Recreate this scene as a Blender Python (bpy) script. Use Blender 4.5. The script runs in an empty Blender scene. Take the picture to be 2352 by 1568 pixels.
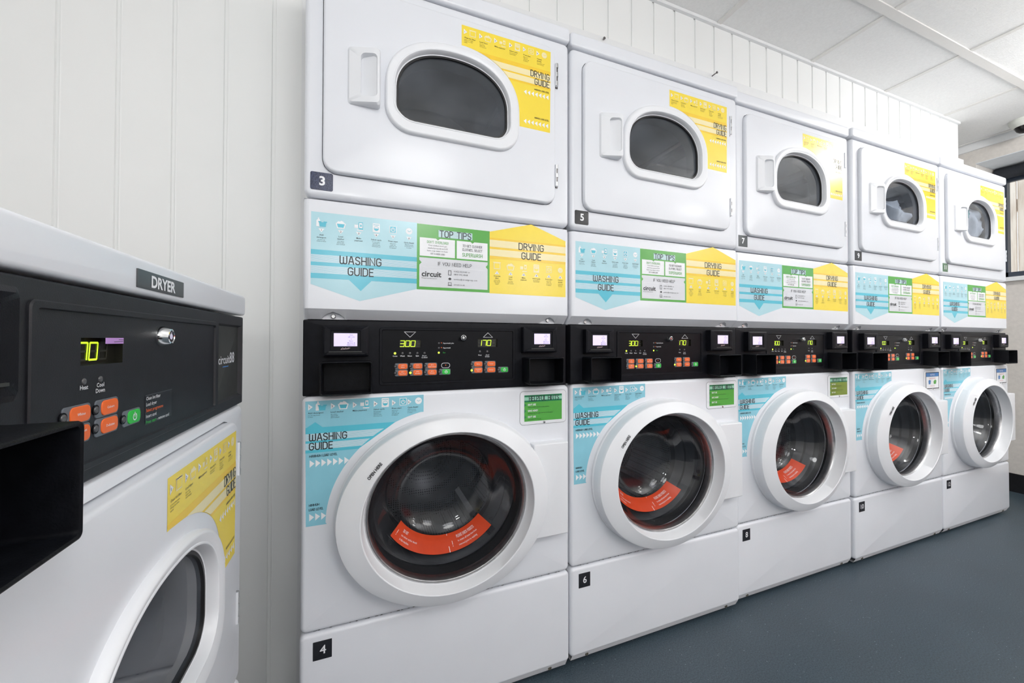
import bpy, bmesh, math, random
from mathutils import Matrix, Vector
random.seed(7)
sc = bpy.context.scene
C = sc.collection
PI = math.pi

# ------------------------------------------------------------------ camera
CAMZ = 0.935
R = Vector((0.931807, -0.362949, 0.001756))
U = Vector((-0.006125, -0.010886, 0.999922))
F = Vector((0.362902, 0.931745, 0.012366))
cd = bpy.data.cameras.new('camera')
cam = bpy.data.objects.new('camera', cd)
C.objects.link(cam)
M = Matrix((R, U, -F)).transposed().to_4x4()
M.translation = Vector((0, 0, CAMZ))
cam.matrix_world = M
cd.sensor_fit = 'HORIZONTAL'
cd.sensor_width = 36.0
cd.lens = 881.473 * 36.0 / 2352.0
cd.shift_y = -12.99 / 2352.0
cd.clip_start = 0.02
sc.camera = cam

# ------------------------------------------------------------------ world, lamps, exposure
CEIL = 2.255
w = bpy.data.worlds.new('sky')
sc.world = w
w.use_nodes = True
wb = w.node_tree.nodes['Background']
wb.inputs[0].default_value = (0.86, 0.93, 1.0, 1)
wb.inputs[1].default_value = 2.3


def area(name, loc, size, power, col=(1, 0.985, 0.96), rot=(0, 0, 0)):
    l = bpy.data.lights.new(name, 'AREA')
    l.shape = 'RECTANGLE'
    l.size, l.size_y = size
    l.energy = power
    l.color = col
    o = bpy.data.objects.new(name, l)
    o.location = loc
    o.rotation_euler = rot
    C.objects.link(o)
    return o


def globe(name, loc, power, r=0.11, col=(1, 0.995, 0.985)):
    l = bpy.data.lights.new(name, 'POINT')
    l.energy = power
    l.shadow_soft_size = r
    l.color = col
    o = bpy.data.objects.new(name, l)
    o.location = loc
    C.objects.link(o)
    return o


# point lights; some sit where highlights place a lamp, others are added fill
globe('room_light', (3.02, 0.33, CEIL - 0.10), 16, r=0.09)
globe('room_light', (2.7, -0.75, CEIL - 0.4), 9)
globe('room_light', (0.30, -0.45, CEIL - 0.5), 19, r=0.22)  # unseen fill added for the left wall beside the dryer
globe('room_light', (-0.12, -2.0, CEIL - 0.6), 22)
globe('room_light', (1.7, -1.9, CEIL - 0.6), 27, r=0.3)  # added room fill, no lamp known here; lightens the left dryer
globe('glare_light', (3.64, -2.4, 1.75), 9, r=0.12)  # unseen source added for the glare on the second stack's sticker
# added spot, no lamp known: lifts the ceiling and sets the sticker glare
sl = bpy.data.lights.new('ceiling_fill', 'SPOT')
sl.energy = 170
sl.spot_size = math.radians(150)
sl.spot_blend = 0.6
sl.shadow_soft_size = 0.10
slo = bpy.data.objects.new('ceiling_fill', sl)
slo.location = (2.73, -0.97, 1.437)
slo.rotation_euler = (PI, 0, 0)
C.objects.link(slo)
sc.view_settings.view_transform = 'Standard'
sc.view_settings.look = 'None'
sc.view_settings.gamma = 1.0
sc.view_settings.use_curve_mapping = False
sc.view_settings.exposure = -0.04

# ------------------------------------------------------------------ materials
MATS = {}


def srgb(r, g, b):
    f = lambda c: (c / 255 / 12.92) if c / 255 <= 0.04045 else ((c / 255 + 0.055) / 1.055) ** 2.4
    return (f(r), f(g), f(b))


def mat(name, col, rough=0.4, metal=0.0, noise=0.0, nscale=40.0, bump=0.0, bscale=200.0, coat=0.0, emit=None, estr=0.0, spec=None):
    m = bpy.data.materials.new(name)
    m.use_nodes = True
    nt = m.node_tree
    b = nt.nodes['Principled BSDF']
    b.inputs['Base Color'].default_value = (*col, 1)
    b.inputs['Roughness'].default_value = rough
    b.inputs['Metallic'].default_value = metal
    if coat:
        b.inputs['Coat Weight'].default_value = coat
        b.inputs['Coat Roughness'].default_value = 0.12
    if spec is not None:
        b.inputs['Specular IOR Level'].default_value = spec
    if emit:
        b.inputs['Emission Color'].default_value = (*emit, 1)
        b.inputs['Emission Strength'].default_value = estr
    tc = nt.nodes.new('ShaderNodeTexCoord')
    if noise:
        n = nt.nodes.new('ShaderNodeTexNoise')
        n.inputs['Scale'].default_value = nscale
        n.inputs['Detail'].default_value = 5
        nt.links.new(tc.outputs['Object'], n.inputs['Vector'])
        r = nt.nodes.new('ShaderNodeValToRGB')
        r.color_ramp.elements[0].position = 0.3
        r.color_ramp.elements[1].position = 0.7
        r.color_ramp.elements[0].color = (*[c * (1 - noise) for c in col], 1)
        r.color_ramp.elements[1].color = (*[min(1, c * (1 + noise)) for c in col], 1)
        nt.links.new(n.outputs['Fac'], r.inputs['Fac'])
        nt.links.new(r.outputs['Color'], b.inputs['Base Color'])
    if bump:
        n2 = nt.nodes.new('ShaderNodeTexNoise')
        n2.inputs['Scale'].default_value = bscale
        n2.inputs['Detail'].default_value = 3
        nt.links.new(tc.outputs['Object'], n2.inputs['Vector'])
        bp = nt.nodes.new('ShaderNodeBump')
        bp.inputs['Strength'].default_value = bump
        bp.inputs['Distance'].default_value = 0.002
        nt.links.new(n2.outputs['Fac'], bp.inputs['Height'])
        nt.links.new(bp.outputs['Normal'], b.inputs['Normal'])
    MATS[name] = m
    return m


def glass(name, tint, refl_ior=1.5, rough=0.02, dust=0.0):
    m = bpy.data.materials.new(name)
    m.use_nodes = True
    nt = m.node_tree
    nt.nodes.remove(nt.nodes['Principled BSDF'])
    out = nt.nodes['Material Output']
    tr = nt.nodes.new('ShaderNodeBsdfTransparent')
    tr.inputs[0].default_value = (*tint, 1)
    gl = nt.nodes.new('ShaderNodeBsdfGlossy')
    gl.inputs['Roughness'].default_value = rough
    fr = nt.nodes.new('ShaderNodeFresnel')
    ge = nt.nodes.new('ShaderNodeNewGeometry')
    ir = nt.nodes.new('ShaderNodeMapRange')
    ir.inputs['To Min'].default_value = refl_ior
    ir.inputs['To Max'].default_value = 1 / refl_ior
    nt.links.new(ge.outputs['Backfacing'], ir.inputs[0])
    nt.links.new(ir.outputs[0], fr.inputs['IOR'])
    mx = nt.nodes.new('ShaderNodeMixShader')
    nt.links.new(fr.outputs[0], mx.inputs[0])
    nt.links.new(tr.outputs[0], mx.inputs[1])
    nt.links.new(gl.outputs[0], mx.inputs[2])
    last = mx
    if dust:
        df = nt.nodes.new('ShaderNodeBsdfDiffuse')
        df.inputs[0].default_value = (0.50, 0.56, 0.66, 1)
        tc = nt.nodes.new('ShaderNodeTexCoord')
        ns = nt.nodes.new('ShaderNodeTexNoise')
        ns.inputs['Scale'].default_value = 9
        ns.inputs['Detail'].default_value = 8
        nt.links.new(tc.outputs['Object'], ns.inputs['Vector'])
        mr = nt.nodes.new('ShaderNodeMapRange')
        mr.inputs['From Min'].default_value = 0.35
        mr.inputs['From Max'].default_value = 0.75
        mr.inputs['To Min'].default_value = dust * 0.5
        mr.inputs['To Max'].default_value = dust * 1.5
        nt.links.new(ns.outputs['Fac'], mr.inputs[0])
        m2 = nt.nodes.new('ShaderNodeMixShader')
        nt.links.new(mr.outputs[0], m2.inputs[0])
        nt.links.new(mx.outputs[0], m2.inputs[1])
        nt.links.new(df.outputs[0], m2.inputs[2])
        last = m2
    nt.links.new(last.outputs[0], out.inputs['Surface'])
    MATS[name] = m
    return m


mat('enamel', (0.765, 0.785, 0.835), 0.31, noise=0.012, nscale=6, coat=0.15)
mat('white_plastic', (0.80, 0.815, 0.85), 0.32, noise=0.01, nscale=9)
mat('black_plastic', (0.0060, 0.0064, 0.0095), 0.45, spec=0.15, noise=0.25, nscale=60, bump=0.08, bscale=900)
mat('keypad_black', (0.0045, 0.0047, 0.0068), 0.38, spec=0.15, noise=0.2, nscale=30)
mat('tray_black', (0.0045, 0.005, 0.007), 0.4, spec=0.15, noise=0.3, nscale=80, bump=0.1, bscale=600)
mat('fascia_sheen', (0.0125, 0.0135, 0.0175), 0.5, noise=0.15, nscale=60, spec=0.4, bump=0.08, bscale=900)  # paler copy of black_plastic; the left dryer's reflected sheen is in the colour
mat('charcoal', (0.030, 0.032, 0.031), 0.45, noise=0.2, nscale=50)
mat('dark_void', (0.006, 0.006, 0.007), 0.9)
mat('chrome', (0.78, 0.79, 0.8), 0.12, 1.0, noise=0.03)
mat('steel', (0.55, 0.55, 0.56), 0.32, 1.0, noise=0.1, nscale=80)
mat('drum_grey', (0.075, 0.08, 0.09), 0.45, 0.2, noise=0.25, nscale=12)
mat('rubber', (0.016, 0.0155, 0.0165), 0.38, noise=0.2, nscale=20)
mat('cabinet_side', (0.70, 0.71, 0.74), 0.4, noise=0.02)
mat('sign_navy', (0.040, 0.050, 0.100), 0.28, noise=0.5, nscale=300, bump=0.35, bscale=500)
mat('sign_black', (0.012, 0.012, 0.015), 0.28, noise=0.4, nscale=300, bump=0.2, bscale=500)
mat('sign_green', (0.07, 0.16, 0.08), 0.3, noise=0.2, nscale=200)
mat('sign_grey', (0.055, 0.063, 0.068), 0.35, noise=0.1)
SK = dict(rough=0.3)
mat('print_white', (0.86, 0.87, 0.9), 0.35, noise=0.01)
mat('print_black', (0.012, 0.013, 0.018), 0.4, noise=0.05)
mat('print_pale_blue', srgb(176, 217, 228), 0.24, noise=0.01)
mat('print_sky_blue', srgb(140, 201, 219), 0.24, noise=0.01)
mat('print_cyan', srgb(88, 190, 212), 0.24, noise=0.01)
mat('print_stripe_blue', srgb(205, 228, 238), 0.24, noise=0.01)
mat('print_green', srgb(86, 168, 72), 0.24, noise=0.01)
mat('print_deep_green', srgb(22, 122, 78), 0.3, noise=0.01)
mat('print_mint', srgb(150, 208, 182), 0.3, noise=0.01)
mat('print_olive', srgb(118, 138, 38), 0.3, noise=0.02)
mat('print_yellow', srgb(245, 218, 70), 0.24, noise=0.01)
mat('print_amber', srgb(243, 203, 56), 0.24, noise=0.01)
mat('print_cream', srgb(243, 230, 180), 0.24, noise=0.01)
mat('print_grey', srgb(218, 220, 226), 0.24, noise=0.01)
mat('print_blue', srgb(46, 120, 190), 0.3, noise=0.01)
mat('print_red', srgb(205, 60, 40), 0.3, noise=0.01)
mat('warning_orange', srgb(208, 68, 30), 0.35, noise=0.04, nscale=30)
mat('print_line', (0.05, 0.055, 0.06), 0.4)
mat('button_orange', srgb(240, 108, 44), 0.4, noise=0.02)
mat('button_green', srgb(48, 190, 70), 0.4, noise=0.02)
mat('button_grey', srgb(98, 104, 112), 0.4, noise=0.03)
mat('led_off', (0.09, 0.09, 0.095), 0.3)
mat('led_on', (0.5, 0.8, 0.05), 0.4, emit=(0.66, 0.95, 0.06), estr=1.8)
mat('digit_on', (0.5, 0.7, 0.05), 0.4, emit=(0.58, 0.84, 0.02), estr=1.0)
mat('digit_off', (0.022, 0.022, 0.012), 0.5)
mat('display_glass', (0.010, 0.010, 0.006), 0.25)
mat('screen_glow', (0.5, 0.48, 0.6), 0.3, emit=(0.80, 0.68, 0.95), estr=0.64)
mat('screen_ink', (0.06, 0.03, 0.16), 0.5, emit=(0.25, 0.18, 0.5), estr=0.6)
mat('logo_pink', (0.45, 0.33, 0.34), 0.4)
mat('pink_tape', srgb(196, 150, 220), 0.5, noise=0.02)
mat('hinge_dark', (0.20, 0.19, 0.19), 0.3, 0.9, noise=0.2, nscale=90)
mat('dirt', (0.10, 0.095, 0.08), 0.9, noise=0.4, nscale=120)
mat('towel', (0.9, 0.89, 0.88), 0.95, noise=0.05, nscale=30, bump=0.6, bscale=90)
mat('pink_reflection', (0.55, 0.28, 0.26), 0.95, noise=0.1, nscale=30, bump=0.6, bscale=90)  # pink reflection in the door glass, painted onto the laundry
mat('teal_reflection', (0.12, 0.42, 0.40), 0.95, noise=0.1, nscale=30, bump=0.6, bscale=90)  # teal streak of the same reflection, also painted on the laundry
mat('board_white', (0.89, 0.9, 0.895), 0.42, noise=0.012, nscale=3)
mat('trim_white', (0.84, 0.85, 0.86), 0.4, noise=0.01)
mat('tee_white', (0.80, 0.785, 0.76), 0.45, noise=0.01)
mat('wall_beige', (0.72, 0.68, 0.64), 0.7, noise=0.05, nscale=60, bump=0.1, bscale=300)
mat('wall_plain', (0.84, 0.84, 0.83), 0.6, noise=0.02, nscale=5)
mat('wall_red_bounce', (0.62, 0.10, 0.09), 0.6, noise=0.03, nscale=5)  # for an unseen wall section added to throw pink light
mat('frame_blue', (0.030, 0.042, 0.062), 0.4, noise=0.1, nscale=40)
mat('soffit_grey', (0.80, 0.84, 0.88), 0.7, noise=0.03, nscale=30)
mat('roll_dark', (0.017, 0.020, 0.027), 0.8, noise=0.15, nscale=60)
mat('skirting_black', (0.010, 0.010, 0.012), 0.4, noise=0.2)
mat('cam_cream', (0.66, 0.67, 0.62), 0.4, noise=0.02)
glass('door_glass', (0.58, 0.63, 0.70), 1.5, 0.03, dust=0.10)
glass('bowl_glass', (0.80, 0.81, 0.83), 1.5, 0.015, dust=0.012)
glass('pane_glass', (0.93, 0.95, 0.96), 1.45, 0.0)
glass('dome_glass', (0.10, 0.09, 0.11), 1.55, 0.02)


def special():
    # perforated drum steel
    m = mat('drum_steel', (0.36, 0.355, 0.36), 0.28, 0.9)
    nt = m.node_tree
    b = nt.nodes['Principled BSDF']
    tc = nt.nodes.new('ShaderNodeTexCoord')
    v = nt.nodes.new('ShaderNodeTexVoronoi')
    v.inputs['Scale'].default_value = 130
    v.inputs['Randomness'].default_value = 0.12
    nt.links.new(tc.outputs['Object'], v.inputs['Vector'])
    r = nt.nodes.new('ShaderNodeValToRGB')
    r.color_ramp.elements[0].position = 0.26
    r.color_ramp.elements[0].color = (0.01, 0.01, 0.01, 1)
    r.color_ramp.elements[1].position = 0.34
    r.color_ramp.elements[1].color = (0.30, 0.295, 0.30, 1)
    nt.links.new(v.outputs['Distance'], r.inputs['Fac'])
    nt.links.new(r.outputs['Color'], b.inputs['Base Color'])
    # speckled safety vinyl
    m = mat('vinyl', (0.075, 0.105, 0.13), 0.42)
    nt = m.node_tree
    b = nt.nodes['Principled BSDF']
    tc = nt.nodes.new('ShaderNodeTexCoord')
    n = nt.nodes.new('ShaderNodeTexNoise')
    n.inputs['Scale'].default_value = 260
    n.inputs['Detail'].default_value = 4
    nt.links.new(tc.outputs['Object'], n.inputs['Vector'])
    r = nt.nodes.new('ShaderNodeValToRGB')
    r.color_ramp.elements[0].position = 0.32
    r.color_ramp.elements[0].color = (0.026, 0.041, 0.054, 1)
    r.color_ramp.elements[1].position = 0.7
    r.color_ramp.elements[1].color = (0.062, 0.090, 0.114, 1)
    nt.links.new(n.outputs['Fac'], r.inputs['Fac'])
    n3 = nt.nodes.new('ShaderNodeTexNoise')
    n3.inputs['Scale'].default_value = 4
    n3.inputs['Detail'].default_value = 6
    nt.links.new(tc.outputs['Object'], n3.inputs['Vector'])
    mm = nt.nodes.new('ShaderNodeMix')
    mm.data_type = 'RGBA'
    mm.blend_type = 'MULTIPLY'
    mm.inputs['Factor'].default_value = 0.5
    nt.links.new(r.outputs['Color'], mm.inputs['A'])
    r3 = nt.nodes.new('ShaderNodeValToRGB')
    r3.color_ramp.elements[0].color = (0.6, 0.6, 0.6, 1)
    r3.color_ramp.elements[1].color = (1.3, 1.3, 1.3, 1)
    nt.links.new(n3.outputs['Fac'], r3.inputs['Fac'])
    nt.links.new(r3.outputs['Color'], mm.inputs['B'])
    v = nt.nodes.new('ShaderNodeTexVoronoi')
    v.inputs['Scale'].default_value = 55
    nt.links.new(tc.outputs['Object'], v.inputs['Vector'])
    r2 = nt.nodes.new('ShaderNodeValToRGB')
    r2.color_ramp.elements[0].position = 0.045
    r2.color_ramp.elements[0].color = (1, 1, 1, 1)
    r2.color_ramp.elements[1].position = 0.07
    r2.color_ramp.elements[1].color = (0, 0, 0, 1)
    nt.links.new(v.outputs['Distance'], r2.inputs['Fac'])
    m2 = nt.nodes.new('ShaderNodeMix')
    m2.data_type = 'RGBA'
    nt.links.new(r2.outputs['Color'], m2.inputs['Factor'])
    nt.links.new(mm.outputs['Result'], m2.inputs['A'])
    m2.inputs['B'].default_value = (0.30, 0.34, 0.37, 1)
    nt.links.new(m2.outputs['Result'], b.inputs['Base Color'])
    # mineral fibre ceiling tile
    m = mat('ceiling_tile', (0.88, 0.88, 0.87), 0.8, noise=0.03, nscale=120, bump=0.5, bscale=240)
    # wooden fence boards
    m = mat('fence_wood', (0.55, 0.45, 0.36), 0.75)
    nt = m.node_tree
    b = nt.nodes['Principled BSDF']
    tc = nt.nodes.new('ShaderNodeTexCoord')
    mp = nt.nodes.new('ShaderNodeMapping')
    mp.inputs['Scale'].default_value = (8, 8, 0.8)
    nt.links.new(tc.outputs['Object'], mp.inputs['Vector'])
    n = nt.nodes.new('ShaderNodeTexNoise')
    n.inputs['Scale'].default_value = 6
    n.inputs['Detail'].default_value = 6
    nt.links.new(mp.outputs['Vector'], n.inputs['Vector'])
    r = nt.nodes.new('ShaderNodeValToRGB')
    r.color_ramp.elements[0].position = 0.25
    r.color_ramp.elements[0].color = (0.50, 0.39, 0.30, 1)
    r.color_ramp.elements[1].position = 0.6
    r.color_ramp.elements[1].color = (0.74, 0.64, 0.54, 1)
    nt.links.new(n.outputs['Fac'], r.inputs['Fac'])
    nt.links.new(r.outputs['Color'], b.inputs['Base Color'])


special()

# ------------------------------------------------------------------ mesh helpers


class MB:
    def __init__(s):
        s.v, s.f, s.m, s.mats = [], [], [], []

    def mi(s, name):
        if name not in s.mats:
            s.mats.append(name)
        return s.mats.index(name)

    def add(s, verts, faces, mname):
        o = len(s.v)
        s.v += [tuple(p) for p in verts]
        k = s.mi(mname)
        for f in faces:
            s.f.append(tuple(i + o for i in f))
            s.m.append(k)

    def loft(s, loops, mname, closed=True, cap0=False, cap1=False):
        """loops: list of lists of 3D points, equal length"""
        n = len(loops[0])
        v, f = [], []
        for l in loops:
            v += l
        for a in range(len(loops) - 1):
            for i in range(n if closed else n - 1):
                j = (i + 1) % n
                f.append((a * n + i, a * n + j, (a + 1) * n + j, (a + 1) * n + i))
        if cap0:
            f.append(tuple(range(n - 1, -1, -1)))
        if cap1:
            f.append(tuple(range((len(loops) - 1) * n, len(loops) * n)))
        s.add(v, f, mname)

    def box(s, x0, x1, y0, y1, z0, z1, mname, bev=0.0):
        if bev <= 0:
            v = [(x, y, z) for x in (x0, x1) for y in (y0, y1) for z in (z0, z1)]
            s.add(v, [(0, 1, 3, 2), (4, 6, 7, 5), (0, 4, 5, 1), (2, 3, 7, 6), (0, 2, 6, 4), (1, 5, 7, 3)], mname)
        else:
            s.slab(x0, x1, z0, z1, y0, y1, bev, bev, mname)

    def slab(s, x0, x1, z0, z1, yf, yb, r, bev, mname, hole=None, back=True, steps=4, hole_y=None):
        """rounded-corner slab whose front faces -y, front edge rounded by bev"""
        m = 30 if hole else 1
        lo = []
        base = rr(x0, x1, z0, z1, r, m=m)
        lo.append([(p[0], yb, p[1]) for p in base])
        for k in range(steps + 1):
            t = k / steps * PI / 2
            ins = bev * (1 - math.cos(t))
            y = yf + bev * (1 - math.sin(t))
            lo.append([(p[0], y, p[1]) for p in rr(x0 + ins, x1 - ins, z0 + ins, z1 - ins, max(r - ins, 0.0004), m=m)])
        if hole:
            c, fn = hole
            front = lo[-1]
            hp = []
            for p in front:
                a = math.atan2(p[2] - c[1], p[0] - c[0])
                rad = fn(a)
                hp.append((c[0] + rad * math.cos(a), c[1] + rad * math.sin(a)))
            lo.append([(q[0], yf, q[1]) for q in hp])
            lo.append([(q[0], hole_y if hole_y is not None else yb, q[1]) for q in hp])
            s.loft(lo, mname)
        else:
            s.loft(lo, mname, cap0=back, cap1=True)

    def merge(s, o):
        k0 = len(s.v)
        s.v += o.v
        for f, k in zip(o.f, o.m):
            s.f.append(tuple(i + k0 for i in f))
            s.m.append(s.mi(o.mats[k]))

    def cyl(s, c, r, y0, y1, mname, n=24, r1=None, ax='y', cap=True):
        r1 = r if r1 is None else r1
        def P(rad, t, i):
            a = 2 * PI * i / n
            if ax == 'y':
                return (c[0] + rad * math.cos(a), t, c[1] + rad * math.sin(a))
            if ax == 'z':
                return (c[0] + rad * math.cos(a), c[1] + rad * math.sin(a), t)
        s.loft([[P(r, y0, i) for i in range(n)], [P(r1, y1, i) for i in range(n)]], mname, cap0=cap, cap1=cap)

    def build(s, name, parent=None, smooth=True, recalc=True, angle=38):
        me = bpy.data.meshes.new(name)
        me.from_pydata(s.v, [], s.f)
        for k in s.mats:
            me.materials.append(MATS[k])
        for p, k in zip(me.polygons, s.m):
            p.material_index = k
        if recalc:
            bm = bmesh.new()
            bm.from_mesh(me)
            bmesh.ops.recalc_face_normals(bm, faces=bm.faces)
            bm.to_mesh(me)
            bm.free()
        if smooth:
            for p in me.polygons:
                p.use_smooth = True
            me.set_sharp_from_angle(angle=math.radians(angle))
        me.update()
        o = bpy.data.objects.new(name, me)
        C.objects.link(o)
        if parent is not None:
            o.parent = parent
        return o


def rr(x0, x1, z0, z1, r, n=6, m=1):
    """rounded rectangle, counter-clockwise; m points along each straight edge"""
    cs = [(x1 - r, z0 + r, -PI / 2), (x1 - r, z1 - r, 0), (x0 + r, z1 - r, PI / 2), (x0 + r, z0 + r, PI)]
    pts = []
    for k in range(4):
        cx, cz, a0 = cs[k]
        arc = [(cx + r * math.cos(a0 + PI / 2 * i / n), cz + r * math.sin(a0 + PI / 2 * i / n)) for i in range(n + 1)]
        pts += arc
        nx, nz, b0 = cs[(k + 1) % 4]
        q = (nx + r * math.cos(b0), nz + r * math.sin(b0))
        p = arc[-1]
        for j in range(1, m):
            t = j / m
            pts.append((p[0] + (q[0] - p[0]) * t, p[1] + (q[1] - p[1]) * t))
    return pts


def arch(xl, xr, zb, zm, zt, rc, n=24, e=2.25):
    """flat bottom with rounded corners, domed top"""
    cx, a = (xl + xr) / 2, (xr - xl) / 2
    p = []
    for i in range(13):
        t = -PI / 2 + PI / 2 * i / 12
        p.append((xr - rc + rc * math.cos(t), zb + rc + rc * math.sin(t)))
    for i in range(1, 2 * n):
        t = PI * i / (2 * n)
        c, s_ = math.cos(t), math.sin(t)
        p.append((cx + a * math.copysign(abs(c) ** (2 / e), c), zm + (zt - zm) * abs(s_) ** (2 / e)))
    for i in range(13):
        t = PI + PI / 2 * i / 12
        p.append((xl + rc + rc * math.cos(t), zb + rc + rc * math.sin(t)))
    for i in range(1, 10):
        p.append((xl + rc + (xr - xl - 2 * rc) * i / 10, zb))
    return p


def polar_fn(poly, c):
    """radius of a star-shaped polyline as a function of angle about c"""
    d = []
    n = len(poly)
    for i in range(n):
        p, q = poly[i], poly[(i + 1) % n]
        ns = max(3, int(math.hypot(q[0] - p[0], q[1] - p[1]) / 0.0025))
        for k in range(ns):
            t = k / ns
            x, z = p[0] + (q[0] - p[0]) * t - c[0], p[1] + (q[1] - p[1]) * t - c[1]
            d.append((math.atan2(z, x), math.hypot(x, z)))
    d.sort()
    def fn(a):
        a = math.atan2(math.sin(a), math.cos(a))
        lo, hi = 0, len(d)
        while lo < hi:
            mid = (lo + hi) // 2
            if d[mid][0] < a:
                lo = mid + 1
            else:
                hi = mid
        p, q = d[lo - 1], d[lo % len(d)]
        da = (q[0] - p[0]) % (2 * PI)
        t = ((a - p[0]) % (2 * PI)) / da if da > 1e-9 else 0
        return p[1] + (q[1] - p[1]) * t
    return fn


def ellipse_fn(a, b):
    return lambda t: a * b / math.sqrt((b * math.cos(t)) ** 2 + (a * math.sin(t)) ** 2)


def ell(cx, cz, a, b, y, n=96):
    return [(cx + a * math.cos(2 * PI * i / n), y, cz + b * math.sin(2 * PI * i / n)) for i in range(n)]


# ------------------------------------------------------------------ lettering
GL = {}
_tmp = bpy.data.curves.new('lettering', 'FONT')
_tob = bpy.data.objects.new('lettering', _tmp)
C.objects.link(_tob)


def glyphs(s, bold, res):
    k = (s, bold, res)
    if k not in GL:
        _tmp.body = s
        _tmp.size = 1.0
        _tmp.offset = bold
        _tmp.resolution_u = res
        _tmp.fill_mode = 'BOTH'
        bpy.context.view_layer.update()
        me = bpy.data.meshes.new_from_object(_tob)
        v = [(p.co.x, p.co.y) for p in me.vertices]
        f = [tuple(p.vertices) for p in me.polygons]
        bpy.data.meshes.remove(me)
        xs = [p[0] for p in v] or [0]
        GL[k] = (v, f, min(xs), max(xs))
    return GL[k]


def arcp(cx, cy, rx, ry, a0, a1, n=6):
    return [(cx + rx * math.cos(math.radians(a0 + (a1 - a0) * i / n)), cy + ry * math.sin(math.radians(a0 + (a1 - a0) * i / n))) for i in range(n + 1)]


def stroke_font():
    L = {}
    w = 0.5
    L['A'] = (0.54, [[(0, 0), (0.22, 1), (0.32, 1), (0.54, 0)], [(0.08, 0.32), (0.46, 0.32)]])
    L['B'] = (w, [[(0, 0), (0, 1), (0.28, 1)] + arcp(0.28, 0.76, 0.18, 0.24, 90, -90) + [(0, 0.52)], [(0.28, 0.52)] + arcp(0.28, 0.26, 0.22, 0.26, 90, -90) + [(0, 0)]])
    L['C'] = (0.46, [[(0.46, 0.8)] + arcp(0.23, 0.75, 0.23, 0.25, 20, 180) + arcp(0.23, 0.25, 0.23, 0.25, 180, 340)])
    L['D'] = (w, [[(0, 0), (0, 1), (0.22, 1)] + arcp(0.22, 0.72, 0.28, 0.28, 90, 0) + arcp(0.22, 0.28, 0.28, 0.28, 0, -90) + [(0, 0)]])
    L['E'] = (0.42, [[(0.42, 1), (0, 1), (0, 0), (0.42, 0)], [(0, 0.52), (0.36, 0.52)]])
    L['F'] = (0.42, [[(0.42, 1), (0, 1), (0, 0)], [(0, 0.5), (0.36, 0.5)]])
    L['G'] = (w, [arcp(0.25, 0.75, 0.25, 0.25, 15, 180) + arcp(0.25, 0.25, 0.25, 0.25, 180, 360) + [(0.5, 0.48), (0.27, 0.48)]])
    L['H'] = (w, [[(0, 0), (0, 1)], [(w, 0), (w, 1)], [(0, 0.5), (w, 0.5)]])
    L['I'] = (0.0, [[(0, 0), (0, 1)]])
    L['J'] = (0.36, [[(0.36, 1), (0.36, 0.22)] + arcp(0.18, 0.2, 0.18, 0.2, 0, -180)])
    L['K'] = (0.46, [[(0, 0), (0, 1)], [(0.44, 1), (0.02, 0.48), (0.46, 0)]])
    L['L'] = (0.4, [[(0, 1), (0, 0), (0.4, 0)]])
    L['M'] = (0.72, [[(0, 0), (0, 1), (0.36, 0.22), (0.72, 1), (0.72, 0)]])
    L['N'] = (0.54, [[(0, 0), (0, 1), (0.54, 0), (0.54, 1)]])
    L['O'] = (w, [arcp(0.25, 0.75, 0.25, 0.25, 0, 180) + arcp(0.25, 0.25, 0.25, 0.25, 180, 360) + [(0.5, 0.75)]])
    L['P'] = (0.46, [[(0, 0), (0, 1), (0.24, 1)] + arcp(0.24, 0.73, 0.22, 0.27, 90, -90) + [(0, 0.46)]])
    L['Q'] = (w, L['O'][1] + [[(0.3, 0.2), (0.52, -0.05)]])
    L['R'] = (0.48, [[(0, 0), (0, 1), (0.24, 1)] + arcp(0.24, 0.74, 0.22, 0.26, 90, -90) + [(0, 0.48)], [(0.24, 0.48), (0.48, 0)]])
    L['S'] = (0.46, [arcp(0.23, 0.76, 0.23, 0.24, 20, 200) + [(0.06, 0.6), (0.4, 0.42)] + arcp(0.23, 0.24, 0.23, 0.24, 20, -160)])
    L['T'] = (0.5, [[(0, 1), (0.5, 1)], [(0.25, 1), (0.25, 0)]])
    L['U'] = (w, [[(0, 1), (0, 0.25)] + arcp(0.25, 0.25, 0.25, 0.25, 180, 360) + [(w, 1)]])
    L['V'] = (0.52, [[(0, 1), (0.26, 0), (0.52, 1)]])
    L['W'] = (0.72, [[(0, 1), (0, 0.2)] + arcp(0.18, 0.2, 0.18, 0.2, 180, 360) + [(0.36, 0.85)], [(0.36, 0.2)] + arcp(0.54, 0.2, 0.18, 0.2, 180, 360) + [(0.72, 1)]])
    L['X'] = (0.48, [[(0, 0), (0.48, 1)], [(0, 1), (0.48, 0)]])
    L['Y'] = (0.5, [[(0, 1), (0, 0.75)] + arcp(0.25, 0.72, 0.25, 0.25, 180, 360) + [(0.5, 1)], [(0.25, 0.47), (0.25, 0)]])
    L['Z'] = (0.46, [[(0, 1), (0.46, 1), (0, 0), (0.46, 0)]])
    L[' '] = (0.22, [])
    L['!'] = (0.0, [[(0, 0.3), (0, 1)], [(0, 0), (0, 0.1)]])
    L["'"] = (0.0, [[(0, 0.75), (0, 1)]])
    L[','] = (0.05, [[(0.05, 0.05), (0, -0.15)]])
    return L


SF = stroke_font()


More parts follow.
